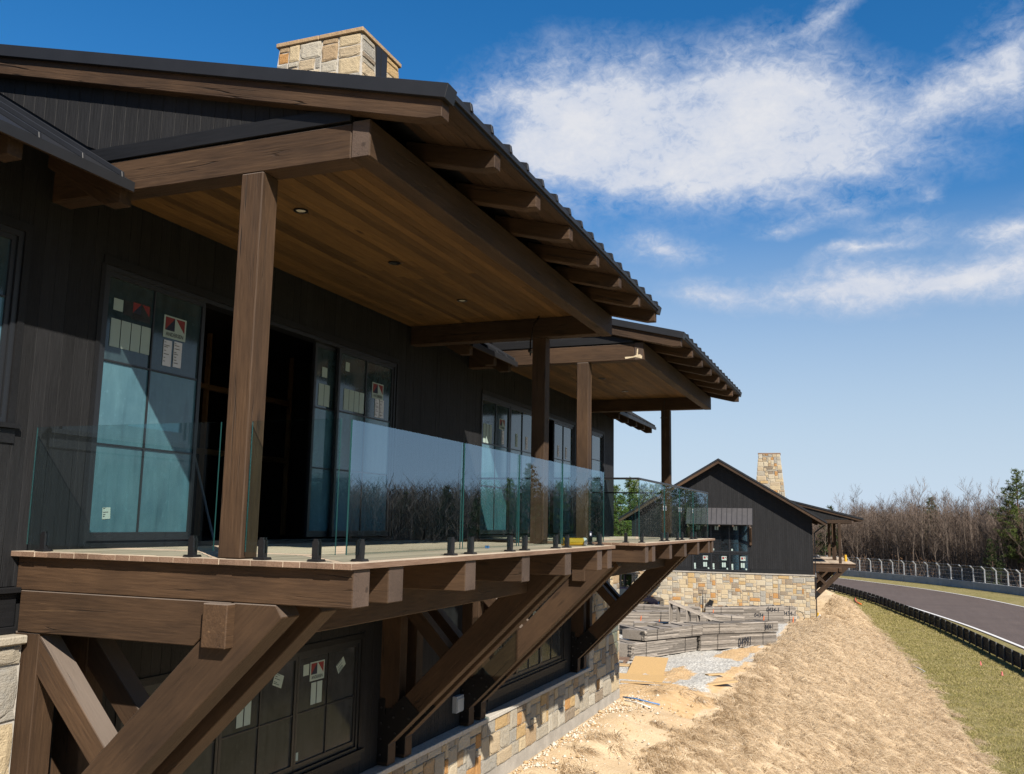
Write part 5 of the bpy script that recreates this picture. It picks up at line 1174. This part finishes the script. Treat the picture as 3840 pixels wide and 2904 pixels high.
# coil of cable
m = MB(); m.tube([(-1.55+.42*math.cos(a)*(1-.1*math.sin(3*a)), 64.1+.1*math.sin(a), -6.05+.36*math.sin(a)) for a in np.linspace(0,12.2,60)], .022, 5); tag(m.obj('cable_coil', 'black'), 'coil of black and white cable against the foot of the far stone wall', 'cable')
m = MB(); m.tube([(-.25,64.4,-6.2),(-.2,64.4,-5.75)], .06, 8, 0); m.tube([(-.25,64.3,-6.1),(-.05,64.2,-5.9)], .05, 8, 1); tag(m.obj('hydrant_valve', ['yellow','white']), 'yellow and white valve at the corner of the far stone base', 'valve')
m = MB(); m.tube([(1.5,76.2,-2.497),(1.5,76.2,-2.25),(1.5,76.2,-1.95)], [.12,.115,.08], 12); tag(m.obj('yellow_canister', 'yellow'), 'yellow canister standing at the edge of the far porch deck', 'canister')
# things on the near deck
m = MB(); m.tube([(-.52,6.45,.055),(-.30,6.68,.055)], .055, 14, 0); m.tube([(-.30,6.68,.055),(-.265,6.715,.055)], .058, 14, 1); tag(m.obj('yellow_roll', ['yellow','white'], smooth=False), 'yellow roll of material lying on the near deck by the far railing', 'roll')
m = MB(); m.box(-.02,.02,-.02,.02,0,.03); tag(m.obj('blue_cap', 'blue', None, Matrix.Translation((-.75,4.3,.004))), 'tiny blue plastic cap lying on the near deck boards', 'cap')
# pickup truck behind the lumber
def truck():
    M0 = Matrix.Translation((-13.6,61.3,-6.15)); e = empty('pickup_truck', Mw=M0); tag(e, 'dark violet pickup truck parked by the far stone base, seen under the brace', 'pickup truck')
    def prof(name, pts, w, mat, ch=.04, y=0.):
        pm = [(-13.6+a, -6.15+b) for a, b in pts]; return prism(name, e, pm, 61.3+y-w/2, 61.3+y+w/2, mat, 0, ch)
    prof('body', [(-2.9,.55),(-2.9,1.15),(-.9,1.17),(-.85,1.2),(1.05,1.2),(1.15,1.22),(2.55,1.12),(2.72,1.0),(2.78,.5),(2.6,.42),(2.35,.42),(2.2,.75),(1.9,.9),(1.6,.9),(1.3,.75),(1.15,.42),(-1.35,.42),(-1.5,.75),(-1.8,.9),(-2.1,.9),(-2.4,.75),(-2.5,.45)], 1.95, 'carpaint')
    prof('cab', [(-.85,1.2),(-.7,1.72),(-.5,1.83),(.35,1.84),(.55,1.76),(1.1,1.21)], 1.66, 'carpaint', .05)
    for s in (-1, 1):
        prof('side_window', [(-.6,1.28),(-.52,1.66),(-.4,1.73),(.25,1.74),(.42,1.68),(.82,1.28)], .02, 'carglass', .004, s*.835)
        q = MB(); q.tube([(2.55,.82*s,.78),(2.77,.80*s,.78)], [.15,.16], 4); q.obj('headlight', 'chrome', e, M0)
        for wx in (-1.95, 1.75):
            q = MB(); q.tube([(wx,.72*s,.39),(wx,.98*s,.39)], .39, 18); wh = q.obj('wheel', 'tire', e, M0); q = MB(); q.tube([(wx,.95*s,.39),(wx,.995*s,.39)], .24, 14); q.obj('rim', 'chrome', wh, M0)
    q = MB(); q.add([(.62,-.75,1.72),(.62,.75,1.72),(1.12,.8,1.235),(1.12,-.8,1.235)], [(0,1,2,3)]); q.obj('windshield', 'carglass', e, M0)
    q = MB(); q.box(2.70,2.80,-.62,.62,.62,.98); q.obj('grille', 'black', e, M0)
    for h in (.70,.80,.90): q = MB(); q.box(2.795,2.82,-.6,.6,h-.02,h+.02); q.obj('grille_bar', 'chrome', e, M0)
    q = MB(); q.box(2.68,2.88,-.95,.95,.36,.56); q.obj('bumper', 'chrome', e, M0)
truck()
# small site loader behind the truck
def loader():
    M0 = Matrix.Translation((-13.6,63.0,-6.2)); e = empty('site_loader', Mw=M0); tag(e, 'dark open cab site loader with round mirror behind the pickup truck', 'loader')
    for x, y in ((-.6,-.5),(.5,-.5),(-.6,.5),(.5,.5)): q = MB(); q.tube([(x,y,.9),(x*.9,y,2.75)], .045, 6); q.obj('cab_post', 'black', e, M0)
    q = MB(); q.box(-.75,.65,-.62,.62,2.75,2.85); q.obj('cab_roof', 'black', e, M0)
    q = MB(); q.box(-1.1,1.0,-.65,.65,.5,1.35); q.box(-.3,.2,-.3,.3,1.35,1.75); q.obj('body', 'carpaint', e, M0)
    q = MB(); q.tube([(.5,-.5,2.5),(.75,-.75,2.5)], .02, 5); q.box(.68,.74,-.95,-.6,2.3,2.62); q.obj('mirror', 'carglass', e, M0)
    for x in (-.7,.7):
        for s in (-1,1): q = MB(); q.tube([(x,.6*s,.45),(x,.9*s,.45)], .45, 16); q.obj('wheel', 'tire', e, M0)
    q = MB(); q.box(.9,2.6,-.5,.5,2.45,2.62); q.obj('load_board', 'timber', e, M0)
loader()
